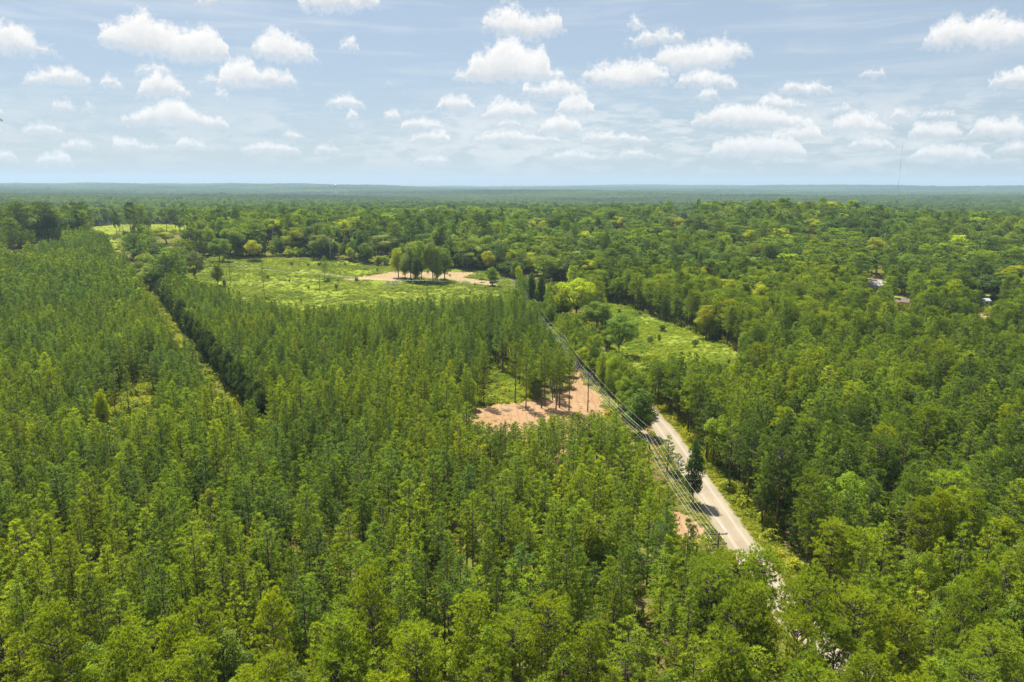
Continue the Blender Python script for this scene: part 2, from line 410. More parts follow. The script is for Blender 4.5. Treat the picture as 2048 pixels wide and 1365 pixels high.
def dirt_mat(name, c1, c2, c3):
    m, nt, out = new_mat(name)
    P = nt.add('ShaderNodeTexCoord').outputs['Object']
    big = nt.noise(P, 0.09, 4, 0.6); mid = nt.noise(P, 0.6, 5, 0.65); fine = nt.noise(P, 3.5, 4)
    col = nt.mix(nt.mapr(big, 0.35, 0.65), c1 + (1,), c2 + (1,))
    col = nt.mix(nt.mapr(mid, 0.5, 0.72, 0, 0.75), col, c3 + (1,))
    wv = nt.add('ShaderNodeTexWave'); nt.put(wv.inputs['Vector'], P); wv.inputs['Scale'].default_value = 0.11; wv.inputs['Distortion'].default_value = 9.0; wv.inputs['Detail'].default_value = 3.0; wv.inputs['Detail Scale'].default_value = 0.35
    col = nt.mix(nt.math('MULTIPLY', nt.mapr(wv.outputs['Fac'], 0.78, 0.97), nt.mapr(mid, 0.35, 0.6, 0, 0.55)), col, tuple(x * 0.62 for x in c1) + (1,))
    col = nt.mix(nt.mapr(fine, 0.3, 0.75, 0, 0.5), col, tuple(x * 0.68 for x in c1) + (1,))
    bs = nt.add('ShaderNodeBsdfDiffuse'); nt.put(bs.inputs[0], col)
    bp = nt.add('ShaderNodeBump'); bp.inputs['Strength'].default_value = 0.5; bp.inputs['Distance'].default_value = 0.25; nt.put(bp.inputs['Height'], mid); nt.put(bs.inputs['Normal'], bp.outputs[0])
    nt.put(out.inputs[0], bs.outputs[0]); return m

def road_mat():
    m, nt, out = new_mat('gravel_road')
    tc = nt.add('ShaderNodeTexCoord'); P = tc.outputs['Object']
    uv = nt.add('ShaderNodeAttribute', attribute_type='GEOMETRY', attribute_name='across')
    a = nt.math('ABSOLUTE', uv.outputs['Fac'])
    big = nt.noise(P, 0.12, 4, 0.6); fine = nt.noise(P, 2.2, 5, 0.7)
    col = nt.mix(nt.mapr(big, 0.35, 0.65), (0.27, 0.225, 0.16, 1), (0.33, 0.28, 0.205, 1))
    track = nt.math('MULTIPLY', nt.mapr(nt.math('ABSOLUTE', nt.math('SUBTRACT', a, 0.42)), 0.16, 0.03), 0.8)
    col = nt.mix(track, col, (0.38, 0.33, 0.25, 1))
    mid = nt.math('MULTIPLY', nt.mapr(a, 0.10, 0.02), nt.mapr(fine, 0.35, 0.6, 0, 0.5))
    col = nt.mix(mid, col, (0.26, 0.21, 0.15, 1))
    edge = nt.math('MULTIPLY', nt.mapr(nt.math('ADD', a, nt.math('MULTIPLY', nt.math('SUBTRACT', big, 0.5), 0.5)), 0.78, 0.98), nt.mapr(fine, 0.3, 0.55))
    col = nt.mix(edge, col, (0.20, 0.19, 0.07, 1))
    col = nt.mix(nt.mapr(fine, 0.5, 0.8, 0, 0.4), col, (0.24, 0.19, 0.13, 1))
    bs = nt.add('ShaderNodeBsdfDiffuse'); nt.put(bs.inputs[0], col)
    bp = nt.add('ShaderNodeBump'); bp.inputs['Strength'].default_value = 0.4; bp.inputs['Distance'].default_value = 0.15; nt.put(bp.inputs['Height'], fine); nt.put(bs.inputs['Normal'], bp.outputs[0])
    nt.put(out.inputs[0], bs.outputs[0]); return m

M_GROUND = ground_mat(); M_MEADOW = meadow_mat(); M_ROAD = road_mat()
M_RED_DIRT = dirt_mat('red_sandy_dirt', (0.325, 0.197, 0.105), (0.378, 0.248, 0.138), (0.425, 0.312, 0.188))
M_PALE_DIRT = dirt_mat('pale_sandy_dirt', (0.34, 0.24, 0.13), (0.38, 0.29, 0.17), (0.27, 0.20, 0.10))

# ------------------------------------------------------------------ mesh helpers
class MB:
    """collects vertices, faces, material indices and the tuft value v"""
    def __init__(s): s.V = []; s.Fc = []; s.mi = []; s.vv = []; s.n = 0
    def add(s, V, faces, mi=0, v=0.5):
        V = np.asarray(V, float).reshape(-1, 3); s.V.append(V)
        faces = np.asarray(faces, int)
        s.Fc.extend((faces + s.n).tolist()); s.mi.extend([mi] * len(faces))
        s.vv.append(np.full(len(V), v) if np.isscalar(v) else np.asarray(v, float)); s.n += len(V)
    def tube(s, pts, rad, sides=6, mi=0, v=0.5, cap=True):
        pts = np.asarray(pts, float); n = len(pts); rings = []
        for i in range(n):
            t = pts[min(i + 1, n - 1)] - pts[max(i - 1, 0)]; t = t / (np.linalg.norm(t) + 1e-9)
            a = np.cross(t, [0, 0, 1.0]) if abs(t[2]) < 0.9 else np.cross(t, [1.0, 0, 0]); a /= np.linalg.norm(a); b = np.cross(t, a)
            th = np.arange(sides) * 2 * math.pi / sides
            rings.append(pts[i] + rad[i] * (np.cos(th)[:, None] * a + np.sin(th)[:, None] * b))
        V = np.concatenate(rings); f = []
        for i in range(n - 1):
            for j in range(sides):
                k = (j + 1) % sides; f.append((i * sides + j, i * sides + k, (i + 1) * sides + k, (i + 1) * sides + j))
        s.add(V, f, mi, v)
        if cap:
            s.Fc.append([s.n - len(V) + j for j in range(sides)][::-1]); s.mi.append(mi)
            s.Fc.append([s.n - sides + j for j in range(sides)]); s.mi.append(mi)
    def box(s, lo, hi, mi=0, R=None, T=None):
        x0, y0, z0 = lo; x1, y1, z1 = hi
        V = np.array([(x0,y0,z0),(x1,y0,z0),(x1,y1,z0),(x0,y1,z0),(x0,y0,z1),(x1,y0,z1),(x1,y1,z1),(x0,y1,z1)], float)
        if R is not None: V = V @ np.asarray(R).T
        if T is not None: V = V + T
        s.add(V, [(3,2,1,0),(4,5,6,7),(0,1,5,4),(1,2,6,5),(2,3,7,6),(3,0,4,7)], mi)
    def arrays(s): return np.concatenate(s.V), s.Fc, s.mi, np.concatenate(s.vv)
    def mesh(s, name, mats, smooth=False):
        V, Fc, mi, vv = s.arrays()
        me = bpy.data.meshes.new(name); me.from_pydata(V.tolist(), [], Fc)
        for m in mats: me.materials.append(m)
        if len(mats) > 1: me.polygons.foreach_set('material_index', mi)
        if smooth: me.polygons.foreach_set('use_smooth', [True] * len(Fc))
        at = me.attributes.new('v', 'FLOAT', 'POINT'); at.data.foreach_set('value', vv.astype(np.float32))
        me.update(); return me

def obj(name, me, parent=None, **props):
    o = bpy.data.objects.new(name, me); COL.objects.link(o)
    if parent is not None: o.parent = parent
    for k, v in props.items(): o[k] = v
    return o

def empty(name, loc, label, cat, group=None, rz=0.0):
    o = bpy.data.objects.new(name, None); COL.objects.link(o); o.location = loc; o.rotation_euler = (0, 0, rz)
    o.empty_display_size = 0.5; o['label'] = label; o['category'] = cat
    if group: o['group'] = group
    return o

# ------------------------------------------------------------------ ground sheet
def build_ground():
    rings = np.concatenate([[0.0], np.geomspace(12, 14500, 190)]); na = 288
    th = np.arange(na) * 2 * math.pi / na
    V = [(0, 0, float(terrain(0, 0)))]
    for r in rings[1:]:
        x = r * np.sin(th); y = r * np.cos(th); z = terrain(x, y)
        V += list(zip(x.tolist(), y.tolist(), z.tolist()))
    Fc = []
    for j in range(na): Fc.append((0, 1 + (j + 1) % na, 1 + j))
    for i in range(1, len(rings) - 1):
        a = 1 + (i - 1) * na; b = a + na
        for j in range(na):
            k = (j + 1) % na; Fc.append((a + j, a + k, b + k, b + j))
    me = bpy.data.meshes.new('ground'); me.from_pydata(V, [], Fc); me.materials.append(M_GROUND)
    me.polygons.foreach_set('use_smooth', [True] * len(Fc)); me.update()
    return obj('ground', me, kind='structure')
build_ground()

def vnoise(x, y, s, seed=0):
    """smooth value noise, about -1..1"""
    x = np.asarray(x, float) / s + 100 + seed * 17.3; y = np.asarray(y, float) / s + 200 + seed * 5.1
    xi = np.floor(x); yi = np.floor(y); fx = x - xi; fy = y - yi
    fx = fx * fx * (3 - 2 * fx); fy = fy * fy * (3 - 2 * fy)
    def h(a, b):
        q = np.sin(a * 127.1 + b * 311.7 + seed * 74.7) * 43758.5453; return (q - np.floor(q)) * 2 - 1
    return (h(xi, yi) * (1 - fx) + h(xi + 1, yi) * fx) * (1 - fy) + (h(xi, yi + 1) * (1 - fx) + h(xi + 1, yi + 1) * fx) * fy

def sheet(name, poly, mat, cell, lift, ragged, **props):
    """a patch of ground cover with a ragged outline that follows the terrain"""
    poly = np.asarray(poly); lo = poly.min(0) - 3; hi = poly.max(0) + 3
    xs = np.arange(lo[0], hi[0] + cell, cell); ys = np.arange(lo[1], hi[1] + cell, cell)
    gx, gy = np.meshgrid(xs, ys)
    cx = gx[:-1, :-1] + cell / 2; cyy = gy[:-1, :-1] + cell / 2
    wx = cx + ragged * vnoise(cx, cyy, ragged * 3, 3) + 0.4 * ragged * vnoise(cx, cyy, ragged, 5)
    wy = cyy + ragged * vnoise(cx, cyy, ragged * 3, 4) + 0.4 * ragged * vnoise(cx, cyy, ragged, 6)
    ins = inpoly(wx, wy, poly)
    idx = -np.ones(gx.shape, int); used = np.zeros(gx.shape, bool)
    used[:-1, :-1] |= ins; used[1:, :-1] |= ins; used[:-1, 1:] |= ins; used[1:, 1:] |= ins
    idx[used] = np.arange(used.sum())
    px = gx[used] + cell * 0.3 * vnoise(gx[used], gy[used], cell * 1.3, 8); py = gy[used] + cell * 0.3 * vnoise(gx[used], gy[used], cell * 1.3, 9)
    V = np.stack([px, py, terrain(px, py) + lift], 1)
    jj, ii = np.where(ins)
    Fc = np.stack([idx[jj, ii], idx[jj, ii + 1], idx[jj + 1, ii + 1], idx[jj + 1, ii]], 1)
    me = bpy.data.meshes.new(name); me.from_pydata(V.tolist(), [], Fc.tolist()); me.materials.append(mat)
    me.polygons.foreach_set('use_smooth', [True] * len(Fc)); me.update()
    return obj(name, me, **props)

def gp(pts, z=0.0): return [tuple(ground(u, v, z)[:2]) for u, v in pts]

# outlines of the openings as the photo shows them
V_FIELD = [(385,545),(392,522),(445,508),(480,516),(560,515),(620,518),(665,520),(720,526),(760,533),(800,538),(850,543),(900,541),(945,543),(985,556),(1012,572),(1008,590),(950,585),(900,590),(850,588),(790,598),(740,603),(690,607),(640,612),(600,606),(560,600),(520,592),(470,580),(435,572),(405,560)]
G_FIELD = [(365,560),(370,525),(445,508),(480,516),(560,515),(620,518),(665,520),(720,526),(760,533),(800,538),(850,540),(900,538),(950,540),(1000,550),(1035,565),(1040,590),(1020,640),(800,660),(600,665),(480,640),(400,600)]
V_D1 = [(674,562),(720,553),(770,546),(800,540),(850,543),(940,545),(966,549),(930,555),(982,563),(1008,575),(1006,579),(955,568),(900,559),(860,565),(800,566),(740,560)]
V_F2 = [(176,455),(230,450),(330,450),(402,452),(396,458),(330,459),(226,459),(228,482),(240,512),(236,512),(216,466)]
V_F3 = [(1211,606),(1250,613),(1300,632),(1350,652),(1400,672),(1450,692),(1472,713),(1468,738),(1430,722),(1390,706),(1330,704),(1290,712),(1258,702),(1248,668),(1222,640)]
G_F3 = [(1190,604),(1211,604),(1250,613),(1300,632),(1350,652),(1400,672),(1450,692),(1480,713),(1490,745),(1440,790),(1300,790),(1240,760),(1220,680)]
V_D2 = [(918,832),(945,823),(1000,808),(1060,803),(1110,806),(1135,815),(1146,800),(1148,750),(1160,746),(1178,780),(1226,800),(1204,822),(1140,828),(1090,833),(1040,843),(990,849),(940,841)]
G_D2 = [(900,850),(940,822),(1000,806),(1090,800),(1136,780),(1140,735),(1158,732),(1172,768),(1208,800),(1212,826),(1190,880),(1150,930),(1120,955),(1085,945),(1060,890),(930,872)]
V_D2B = [(1097,868),(1112,862),(1116,935),(1100,942)]
V_ROAD = [(1300,852),(1318,842),(1345,858),(1372,905),(1392,905),(1430,945),(1500,1050),(1525,1085),(1480,1105),(1452,1062),(1400,1015),(1350,1045),(1342,1022),(1378,1000),(1364,935),(1340,900),(1300,880)]
V_ROAD2 = [(1530,1167),(1550,1160),(1580,1212),(1570,1232),(1552,1215)]
V_C1 = [(232,800),(298,752),(306,800),(255,838),(222,832)]
V_C2 = [(978,742),(1030,755),(1046,798),(1000,803),(955,800)]
V_ROW = [(1140,745),(1165,745),(1200,790),(1170,815)]
V_YARDS = [[(1734,561),(1768,562),(1766,582),(1746,592),(1738,580)], [(1790,596),(1816,598),(1818,626),(1785,622)],
           [(1927,597),(1964,598),(1964,608),(1930,606)], [(1968,584),(1996,586),(1994,622),(1968,618)], [(1952,624),(1986,622),(1984,637),(1955,637)],
           [(2026,654),(2060,655),(2060,670),(2030,668)], [(1346,419),(1382,420),(1380,434),(1348,429)], [(1410,466),(1426,466),(1426,473),(1410,473)]]
KEEP = [V_FIELD, V_F2, V_F3, V_D2, V_ROAD, V_ROAD2, V_C1, V_C2, V_ROW] + V_YARDS

W_FIELD = gp(G_FIELD); W_F3 = gp(G_F3)
sheet('meadow', W_FIELD, M_MEADOW, 2.5, 0.10, 5.0, kind='structure')
sheet('meadow', W_F3, M_MEADOW, 1.6, 0.06, 3.0, kind='structure')
W_F2 = gp([(170,456),(230,449),(330,449),(408,451),(402,461),(330,462),(230,462),(234,484),(243,518),(236,518),(214,470)])
sheet('meadow', W_F2, M_MEADOW, 3.0, 0.10, 3.0, kind='structure')
sheet('meadow', gp([(205,815),(250,770),(300,740),(325,800),(270,850),(200,850)]), M_MEADOW, 1.0, 0.05, 2.5, kind='structure')
sheet('dirt_clearing', gp(V_D1), M_PALE_DIRT, 1.6, 0.16, 2.5, kind='structure')
W_D2 = gp(G_D2)
sheet('dirt_clearing', W_D2, M_RED_DIRT, 0.7, 0.05, 1.6, kind='structure')
W_VERGE = [(31,110),(43,110),(42,205),(38,226),(30,232),(26,236),(30,190),(32,140)]
M_VERGE = dirt_mat('grassy_verge', (0.19, 0.22, 0.035), (0.25, 0.27, 0.05), (0.33, 0.28, 0.13))
sheet('dirt_patch', [(34,134),(39,133),(40,146),(37,151),(34,150)], M_RED_DIRT, 0.6, 0.055, 1.4, kind='structure')
sheet('dirt_patch', [(38,194),(42,192),(42,208),(38,212)], M_RED_DIRT, 0.6, 0.055, 1.4, kind='structure')
sheet('grass_verge', [(48,112),(53,110),(53.5,150),(56,185),(60,212),(52,222),(48,205),(48,150)], M_VERGE, 0.8, 0.04, 1.2, kind='structure')
for nm, pl in (('yard', V_YARDS[0]), ('yard', V_YARDS[1]), ('yard', V_YARDS[3]), ('yard', V_YARDS[4]), ('yard', V_YARDS[6])):
    c = np.mean(pl, 0); big = [tuple(c + (np.array(p) - c) * 1.25) for p in pl]
    sheet(nm, gp(big), M_MEADOW if pl in (V_YARDS[1], V_YARDS[3]) else M_PALE_DIRT, 1.2, 0.15, 1.2, kind='structure')

def road_x(y):
    return np.interp(y, [0, 60, 80, 90, 100, 112, 205, 240, 280, 327, 390, 430, 470, 500], [150, 88, 64, 55, 49.5, 46.3, 44.8, 43, 41, 38.5, 33, 22, 5, -10])
def build_road():
    ys = np.arange(95, 492, 1.5); V = []; Fc = []; ac = []
    cols = [-1.0, -0.62, -0.42, -0.2, 0, 0.2, 0.42, 0.62, 1.0]
    for i, y in enumerate(ys):
        x = float(road_x(y)); dx = float(road_x(y + 1) - road_x(y - 1)) / 2; n = np.array([1, -dx]); n /= np.linalg.norm(n)
        for c in cols:
            wdt = float(np.interp(y, [205, 235], [3.4, 1.7])) * c
            if abs(c) == 1: wdt += 0.45 * float(vnoise(y, c * 50, 5, 2)) + 0.25 * float(vnoise(y, c * 50, 1.7, 3))
            qx, qy = x + n[0] * wdt, y + n[1] * wdt
            V.append((qx, qy, float(terrain(qx, qy)) + 0.07 + 0.07 * (1 - c * c) - (0.05 if abs(c) == 0.42 else 0))); ac.append(c)
    k = len(cols)
    for i in range(len(ys) - 1):
        for j in range(k - 1): Fc.append((i * k + j, i * k + j + 1, (i + 1) * k + j + 1, (i + 1) * k + j))
    me = bpy.data.meshes.new('dirt_road'); me.from_pydata(V, [], Fc); me.materials.append(M_ROAD)
    me.polygons.foreach_set('use_smooth', [True] * len(Fc))
    a = me.attributes.new('across', 'FLOAT', 'POINT'); a.data.foreach_set('value', ac); me.update()
    obj('dirt_road', me, kind='structure')
build_road()

# ------------------------------------------------------------------ tree prototypes
def tuft(mb, c, axis, rng, K, L, w, mi=1):
    """a pom-pom of needles: K blades fanning out round the shoot"""
    d = axis * 0.75 + rng.normal(0, 0.62, (K, 3)) + np.array([0, 0, 0.18]); d /= np.linalg.norm(d, axis=1)[:, None]
    p = np.cross(d, rng.normal(0, 1, (K, 3))); p /= np.linalg.norm(p, axis=1)[:, None] + 1e-9
    l = L * rng.uniform(0.7, 1.15, (K, 1)); b = c - d * l * 0.12
    V = np.stack([b + p * w, b - p * w, c + d * l], 1).reshape(-1, 3)
    f = np.arange(K * 3).reshape(-1, 3)
    mb.add(V, f, mi, np.clip(rng.uniform(0.05, 0.9) + rng.uniform(-0.12, 0.12, K * 3), 0, 1))

def pine(seed, H=16.0, cb=0.42, R=2.3, dz=0.78, nb=5, K=16, L=0.49, w=0.058, step=0.28, limbs=True, prof='cone', gap=0.0):
    """loblolly pine; returns (trunk, crown) builders"""
    rng = np.random.default_rng(seed); tr = MB(); cr = MB()
    zb = H * cb; sway = rng.normal(0, 0.012 * H, 2)
    def axis(z): t = z / H; return np.array([sway[0] * math.sin(t * 2.2), sway[1] * math.sin(t * 1.7 + 0.5) - sway[1] * math.sin(0.5), z])
    zs = np.linspace(-0.4, H * 0.985, 8); r0 = 0.0088 * H + 0.03
    tr.tube([axis(z) for z in zs], [r0 * (1.25 if i == 0 else 1) * (1 - 0.88 * max(z, 0) / H) for i, z in enumerate(zs)], 7)
    z = zb; k = 0
    while z < H * 0.985:
        t = (z - zb) / (H - zb)
        if prof == 'cone': pr = (1 - t) ** 0.60 * (0.6 + 0.4 * min(1, t / 0.3))
        else: pr = math.sqrt(max(0.0, 1 - (2 * t - 0.82) ** 2 / 1.42)) * (0.75 + 0.25 * math.sin(t * 9 + seed))
        n = max(3, int(round(nb * (0.7 + 0.3 * (1 - t)) + rng.uniform(-0.6, 0.6))))
        for i in range(n):
            if rng.random() < gap * (1 - t): continue
            a = k * 2.4 + i * 2 * math.pi / n + rng.normal(0, 0.28)
            r = max(0.3, R * pr * rng.uniform(0.62, 1.18))
            el = math.radians(-6 + 52 * t + rng.normal(0, 8))
            h = np.array([math.cos(a), math.sin(a), 0.0]); s = np.array([-h[1], h[0], 0])
            o = axis(z + rng.uniform(-0.25, 0.25))
            mid = o + h * r * 0.55 + np.array([0, 0, r * 0.55 * math.tan(el)])
            tip = o + h * r + np.array([0, 0, r * math.tan(el) * 0.85 + r * 0.14])
            if limbs: tr.tube([o, mid, tip], [0.016 * r + 0.02, 0.012 * r + 0.012, 0.008], 3, cap=False)
            m = max(2, int(r * 0.72 / step) + 1)
            for q in range(m):
                f = 0.34 + 0.70 * ((q + rng.uniform(0, 0.6)) / m) ** 0.8
                f = min(f, 1.03)
                b = (o * (1 - f / 0.55) + mid * (f / 0.55)) if f < 0.55 else (mid + (tip - mid) * (f - 0.55) / 0.45)
                side = (1.02 - f) * 0.40 * r + 0.20
                c = b + s * rng.uniform(-side, side) + np.array([0, 0, rng.uniform(-0.08, 0.32)])
                ax = h * 0.7 + s * rng.normal(0, 0.4) + np.array([0, 0, 0.55]); ax /= np.linalg.norm(ax)
                tuft(cr, c, ax, rng, K, L, w)
        z += dz * rng.uniform(0.75, 1.25); k += 1
    for q in range(4): tuft(cr, axis(H) + rng.normal(0, 0.12, 3), np.array([0, 0, 1.0]), rng, K, L, w)
    return tr, cr

def old_pine(seed, H=22.0, R=4.0, cb=0.5, K=15, L=0.50, w=0.060, per=0.54, nl=26, padr=1.0):
    """mature pine: bare bole, heavy limbs that end in rounded pads of tufts"""
    rng = np.random.default_rng(seed); tr = MB(); cr = MB()
    sway = rng.normal(0, 0.016 * H, 2)
    def axis(z): t = z / H; return np.array([sway[0] * math.sin(t * 2.4), sway[1] * t * t, z])
    zs = np.linspace(-0.5, H * 0.95, 9); r0 = 0.0105 * H
    tr.tube([axis(z) for z in zs], [r0 * (1.25 if i == 0 else 1) * (1 - 0.85 * max(z, 0) / H) for i, z in enumerate(zs)], 8)
    pads = []
    for i in range(nl):
        t = (i + rng.uniform(0, 0.8)) / nl; z = H * (cb + (0.96 - cb) * t)
        pr = math.sqrt(max(0.05, 1 - (1.75 * t - 0.72) ** 2 / 1.15))
        r = R * pr * rng.uniform(0.6, 1.12); a = i * 2.4 + rng.normal(0, 0.35)
        h = np.array([math.cos(a), math.sin(a), 0]); up = 0.10 + 0.55 * t + rng.normal(0, 0.12)
        o = axis(z); mid = o + h * r * 0.5 + np.array([0, 0, r * 0.5 * up]); tip = o + h * r + np.array([0, 0, r * up + 0.3])
        tr.tube([o, mid, tip], [0.03 * r + 0.03, 0.02 * r + 0.02, 0.02], 4, cap=False)
        pads.append((tip, padr * rng.uniform(0.75, 1.2) * (0.8 if t > 0.85 else 1), h))
        if r > 1.6:
            s = np.array([-h[1], h[0], 0])
            for sg in (-1, 1):
                if rng.random() < 0.75:
                    tp = o + h * r * 0.62 + s * sg * r * rng.uniform(0.25, 0.45) + np.array([0, 0, r * up * 0.75 + rng.uniform(0, 0.4)])
                    tr.tube([mid * 0.7 + o * 0.3, tp], [0.02 * r + 0.02, 0.015], 3, cap=False)
                    pads.append((tp, padr * rng.uniform(0.6, 0.95), h))
    pads.append((axis(H) - np.array([0, 0, 0.5]), padr * 0.95, np.array([0, 0, 1.0])))
    for c, r, h in pads:
        n = int(4 * math.pi * r * r * 0.5 / (per * per) * 0.8)
        for q in range(n):
            d = rng.normal(0, 1, 3); d[2] = abs(d[2]) * 0.9 - 0.22; d /= np.linalg.norm(d)
            p = c + d * r * np.array([1.05, 1.05, 0.62]) * rng.uniform(0.7, 1.0)
            ax = d + h * 0.35 + np.array([0, 0, 0.5]); ax /= np.linalg.norm(ax)
            tuft(cr, p, ax, rng, K, L, w)
    return tr, cr

def leaves(mb, c, n_dir, size, rng, mi=1):
    n = len(c)
    nr = n_dir + rng.normal(0, 0.55, (n, 3)); nr /= np.linalg.norm(nr, axis=1)[:, None]
    a = np.cross(nr, rng.normal(0, 1, (n, 3))); a /= np.linalg.norm(a, axis=1)[:, None] + 1e-9; b = np.cross(nr, a)
    s = size * rng.uniform(0.65, 1.3, (n, 1))
    V = np.stack([c - a * s * 0.62, c - b * s * 0.36 + nr * s * 0.1, c + a * s * 0.62, c + b * s * 0.36 + nr * s * 0.1], 1).reshape(-1, 3)
    return V

def broadleaf(seed, H=18.0, R=4.6, cb=0.32, nlobe=22, per=150, size=0.5, lobe=1.75, shape='round', limbs=True):
    rng = np.random.default_rng(seed); tr = MB(); cr = MB()
    zc = H * (cb + (1 - cb) * 0.5); hz = H * (1 - cb) * 0.5
    fork = H * (cb + 0.10); lean = rng.normal(0, 0.02 * H, 2)
    ft = np.array([lean[0], lean[1], fork])
    r0 = 0.013 * H + 0.04
    zs = np.linspace(0, 1, 5)
    tr.tube([np.array([lean[0] * t * t, lean[1] * t * t, -0.4 + (fork + 0.4) * t]) for t in zs], [r0 * (1.35 if t == 0 else 1 - 0.35 * t) for t in zs], 8)
    tr.tube([ft, np.array([lean[0] * 1.3, lean[1] * 1.3, H * 0.82])], [r0 * 0.6, 0.05], 5)
    # lobes spread over the crown's volume, more of them outside and on top
    cs = []
    tries = 0
    while len(cs) < nlobe and tries < 4000:
        tries += 1
        d = rng.normal(0, 1, 3); d /= np.linalg.norm(d); rad = rng.uniform(0.35, 0.9) ** 0.6
        p = np.array([d[0] * R * rad, d[1] * R * rad, zc + d[2] * hz * rad * 0.86])
        t = (p[2] - zc) / hz
        if shape == 'oval': p[:2] *= 0.95 - 0.35 * max(0, t)
        elif shape == 'vase': p[:2] *= 0.84 + 0.22 * max(-0.8, t)
        elif shape == 'cone': p[:2] *= 1.05 - 0.62 * (t + 0.4)
        if all(np.linalg.norm(p - q) > lobe * 0.72 for q in cs): cs.append(p)
    for p in cs:
        r = lobe * rng.uniform(0.7, 1.2)
        if limbs:
            q = ft + (p - ft) * 0.5 + np.array([0, 0, -0.06 * H]) * rng.uniform(0.2, 1)
            tr.tube([ft * 0.85 + np.array([0, 0, fork * 0.15 * rng.uniform(-0.5, 1.6)]), q, p], [r0 * 0.32, r0 * 0.2, 0.03], 4, cap=False)
        n = int(per * (r / lobe) ** 2)
        d = rng.normal(0, 1, (n, 3)); d[:, 2] += 0.35; d /= np.linalg.norm(d, axis=1)[:, None]
        bump = 1 + 0.22 * np.sin(d[:, 0] * 5 + seed) * np.sin(d[:, 1] * 5 + d[:, 2] * 4)
        c = p + d * (r * bump * rng.uniform(0.55, 1.05, n))[:, None] * np.array([1.05, 1.05, 0.8])
        V = leaves(cr, c, d + np.array([0, 0, 0.45]), size, rng)
        vv = np.repeat(np.clip(rng.uniform(0.1, 0.8) + rng.uniform(-0.3, 0.3, n), 0, 1), 4)
        cr.add(V, np.arange(n * 4).reshape(-1, 4), 1, vv)
    return tr, cr

def shrub(seed, R=1.0, H=1.1, n=110, size=0.3):
    rng = np.random.default_rng(seed); tr = MB(); cr = MB()
    for i in range(5):
        a = rng.uniform(0, 6.28); tr.tube([(0, 0, -0.1), (math.cos(a) * R * 0.5, math.sin(a) * R * 0.5, H * 0.7)], [0.03, 0.012], 3, cap=False)
    d = rng.normal(0, 1, (n, 3)); d[:, 2] = np.abs(d[:, 2]); d /= np.linalg.norm(d, axis=1)[:, None]
    b = 1 + 0.35 * np.sin(d[:, 0] * 4 + seed) * np.cos(d[:, 1] * 5 + seed * 2)
    c = d * (b * rng.uniform(0.5, 1.05, n))[:, None] * np.array([R, R, H])
    V = leaves(cr, c, d + np.array([0, 0, 0.5]), size, rng)
    cr.add(V, np.arange(n * 4).reshape(-1, 4), 1, np.repeat(rng.uniform(0, 1, n), 4))
    return tr, cr

def weed(seed, R=0.9, n=34, h=0.9):
    """tall weeds: upright blades and a few leafy tops"""
    rng = np.random.default_rng(seed); cr = MB(); tr = MB()
    for i in range(n):
        a = rng.uniform(0, 6.28); r = R * math.sqrt(rng.random()); o = np.array([math.cos(a) * r, math.sin(a) * r, -0.05])
        d = np.array([rng.normal(0, 0.35), rng.normal(0, 0.35), 1.0]); p = np.array([-math.sin(a * 3.1), math.cos(a * 3.1), 0]) * rng.uniform(0.06, 0.13)
        l = h * rng.uniform(0.5, 1.1); m = o + d * l * 0.55
        cr.add([o - p * 0.5, o + p * 0.5, m + p, o + d * l + np.array([d[0], d[1], -0.1]) * 0.3 * l, m - p], [(0, 1, 2, 4), (4, 2, 3, 3)][:1] , 1, rng.uniform(0, 1))
        cr.add([m - p, m + p, o + d * l + np.array([d[0], d[1], -0.1]) * 0.3 * l], [(0, 1, 2)], 1, rng.uniform(0, 1))
    return tr, cr

def merge(tr, cr):
    mb = MB()
    if tr.n:
        V, Fc, mi, vv = tr.arrays(); mb.V.append(V); mb.Fc += Fc; mb.mi += [0] * len(Fc); mb.vv.append(vv); mb.n = len(V)
    if cr is not None and cr.n:
        V, Fc, mi, vv = cr.arrays(); mb.V.append(V); mb.Fc += [[i + mb.n for i in f] for f in Fc]; mb.mi += [1] * len(Fc); mb.vv.append(vv); mb.n += len(V)
    return mb

# near prototypes (used for single trees and for the mass behind them)
P_PLANT = [pine(11 + i, H=16, cb=c, R=r, nb=nb, gap=g) for i, (c, r, nb, g) in enumerate([(0.32, 2.7, 5, 0), (0.38, 2.5, 5, 0.15), (0.28, 3.0, 5, 0), (0.50, 2.3, 4, 0), (0.34, 2.8, 6, 0.1), (0.26, 2.6, 5, 0), (0.45, 3.1, 4, 0.2), (0.30, 2.2, 5, 0.3), (0.40, 2.9, 5, 0.1)])]
P_OLD = [old_pine(31 + i, H=21, R=r, cb=c, nl=n) for i, (r, c, n) in enumerate([(3.7, 0.45, 34), (4.3, 0.50, 36), (3.3, 0.40, 36), (4.0, 0.55, 30), (3.5, 0.36, 40)])]
P_BROAD = [broadleaf(51, 17, 4.6, 0.20, 34, per=210, lobe=1.55, size=0.36), broadleaf(52, 18, 3.9, 0.13, 36, per=200, lobe=1.5, shape='oval', size=0.36), broadleaf(53, 16, 5.4, 0.16, 44, shape='vase', lobe=1.4, per=170, size=0.36), broadleaf(54, 17, 3.5, 0.06, 36, per=200, lobe=1.45, shape='cone', size=0.36), broadleaf(55, 17, 4.9, 0.18, 38, lobe=1.5, per=200, size=0.36)]
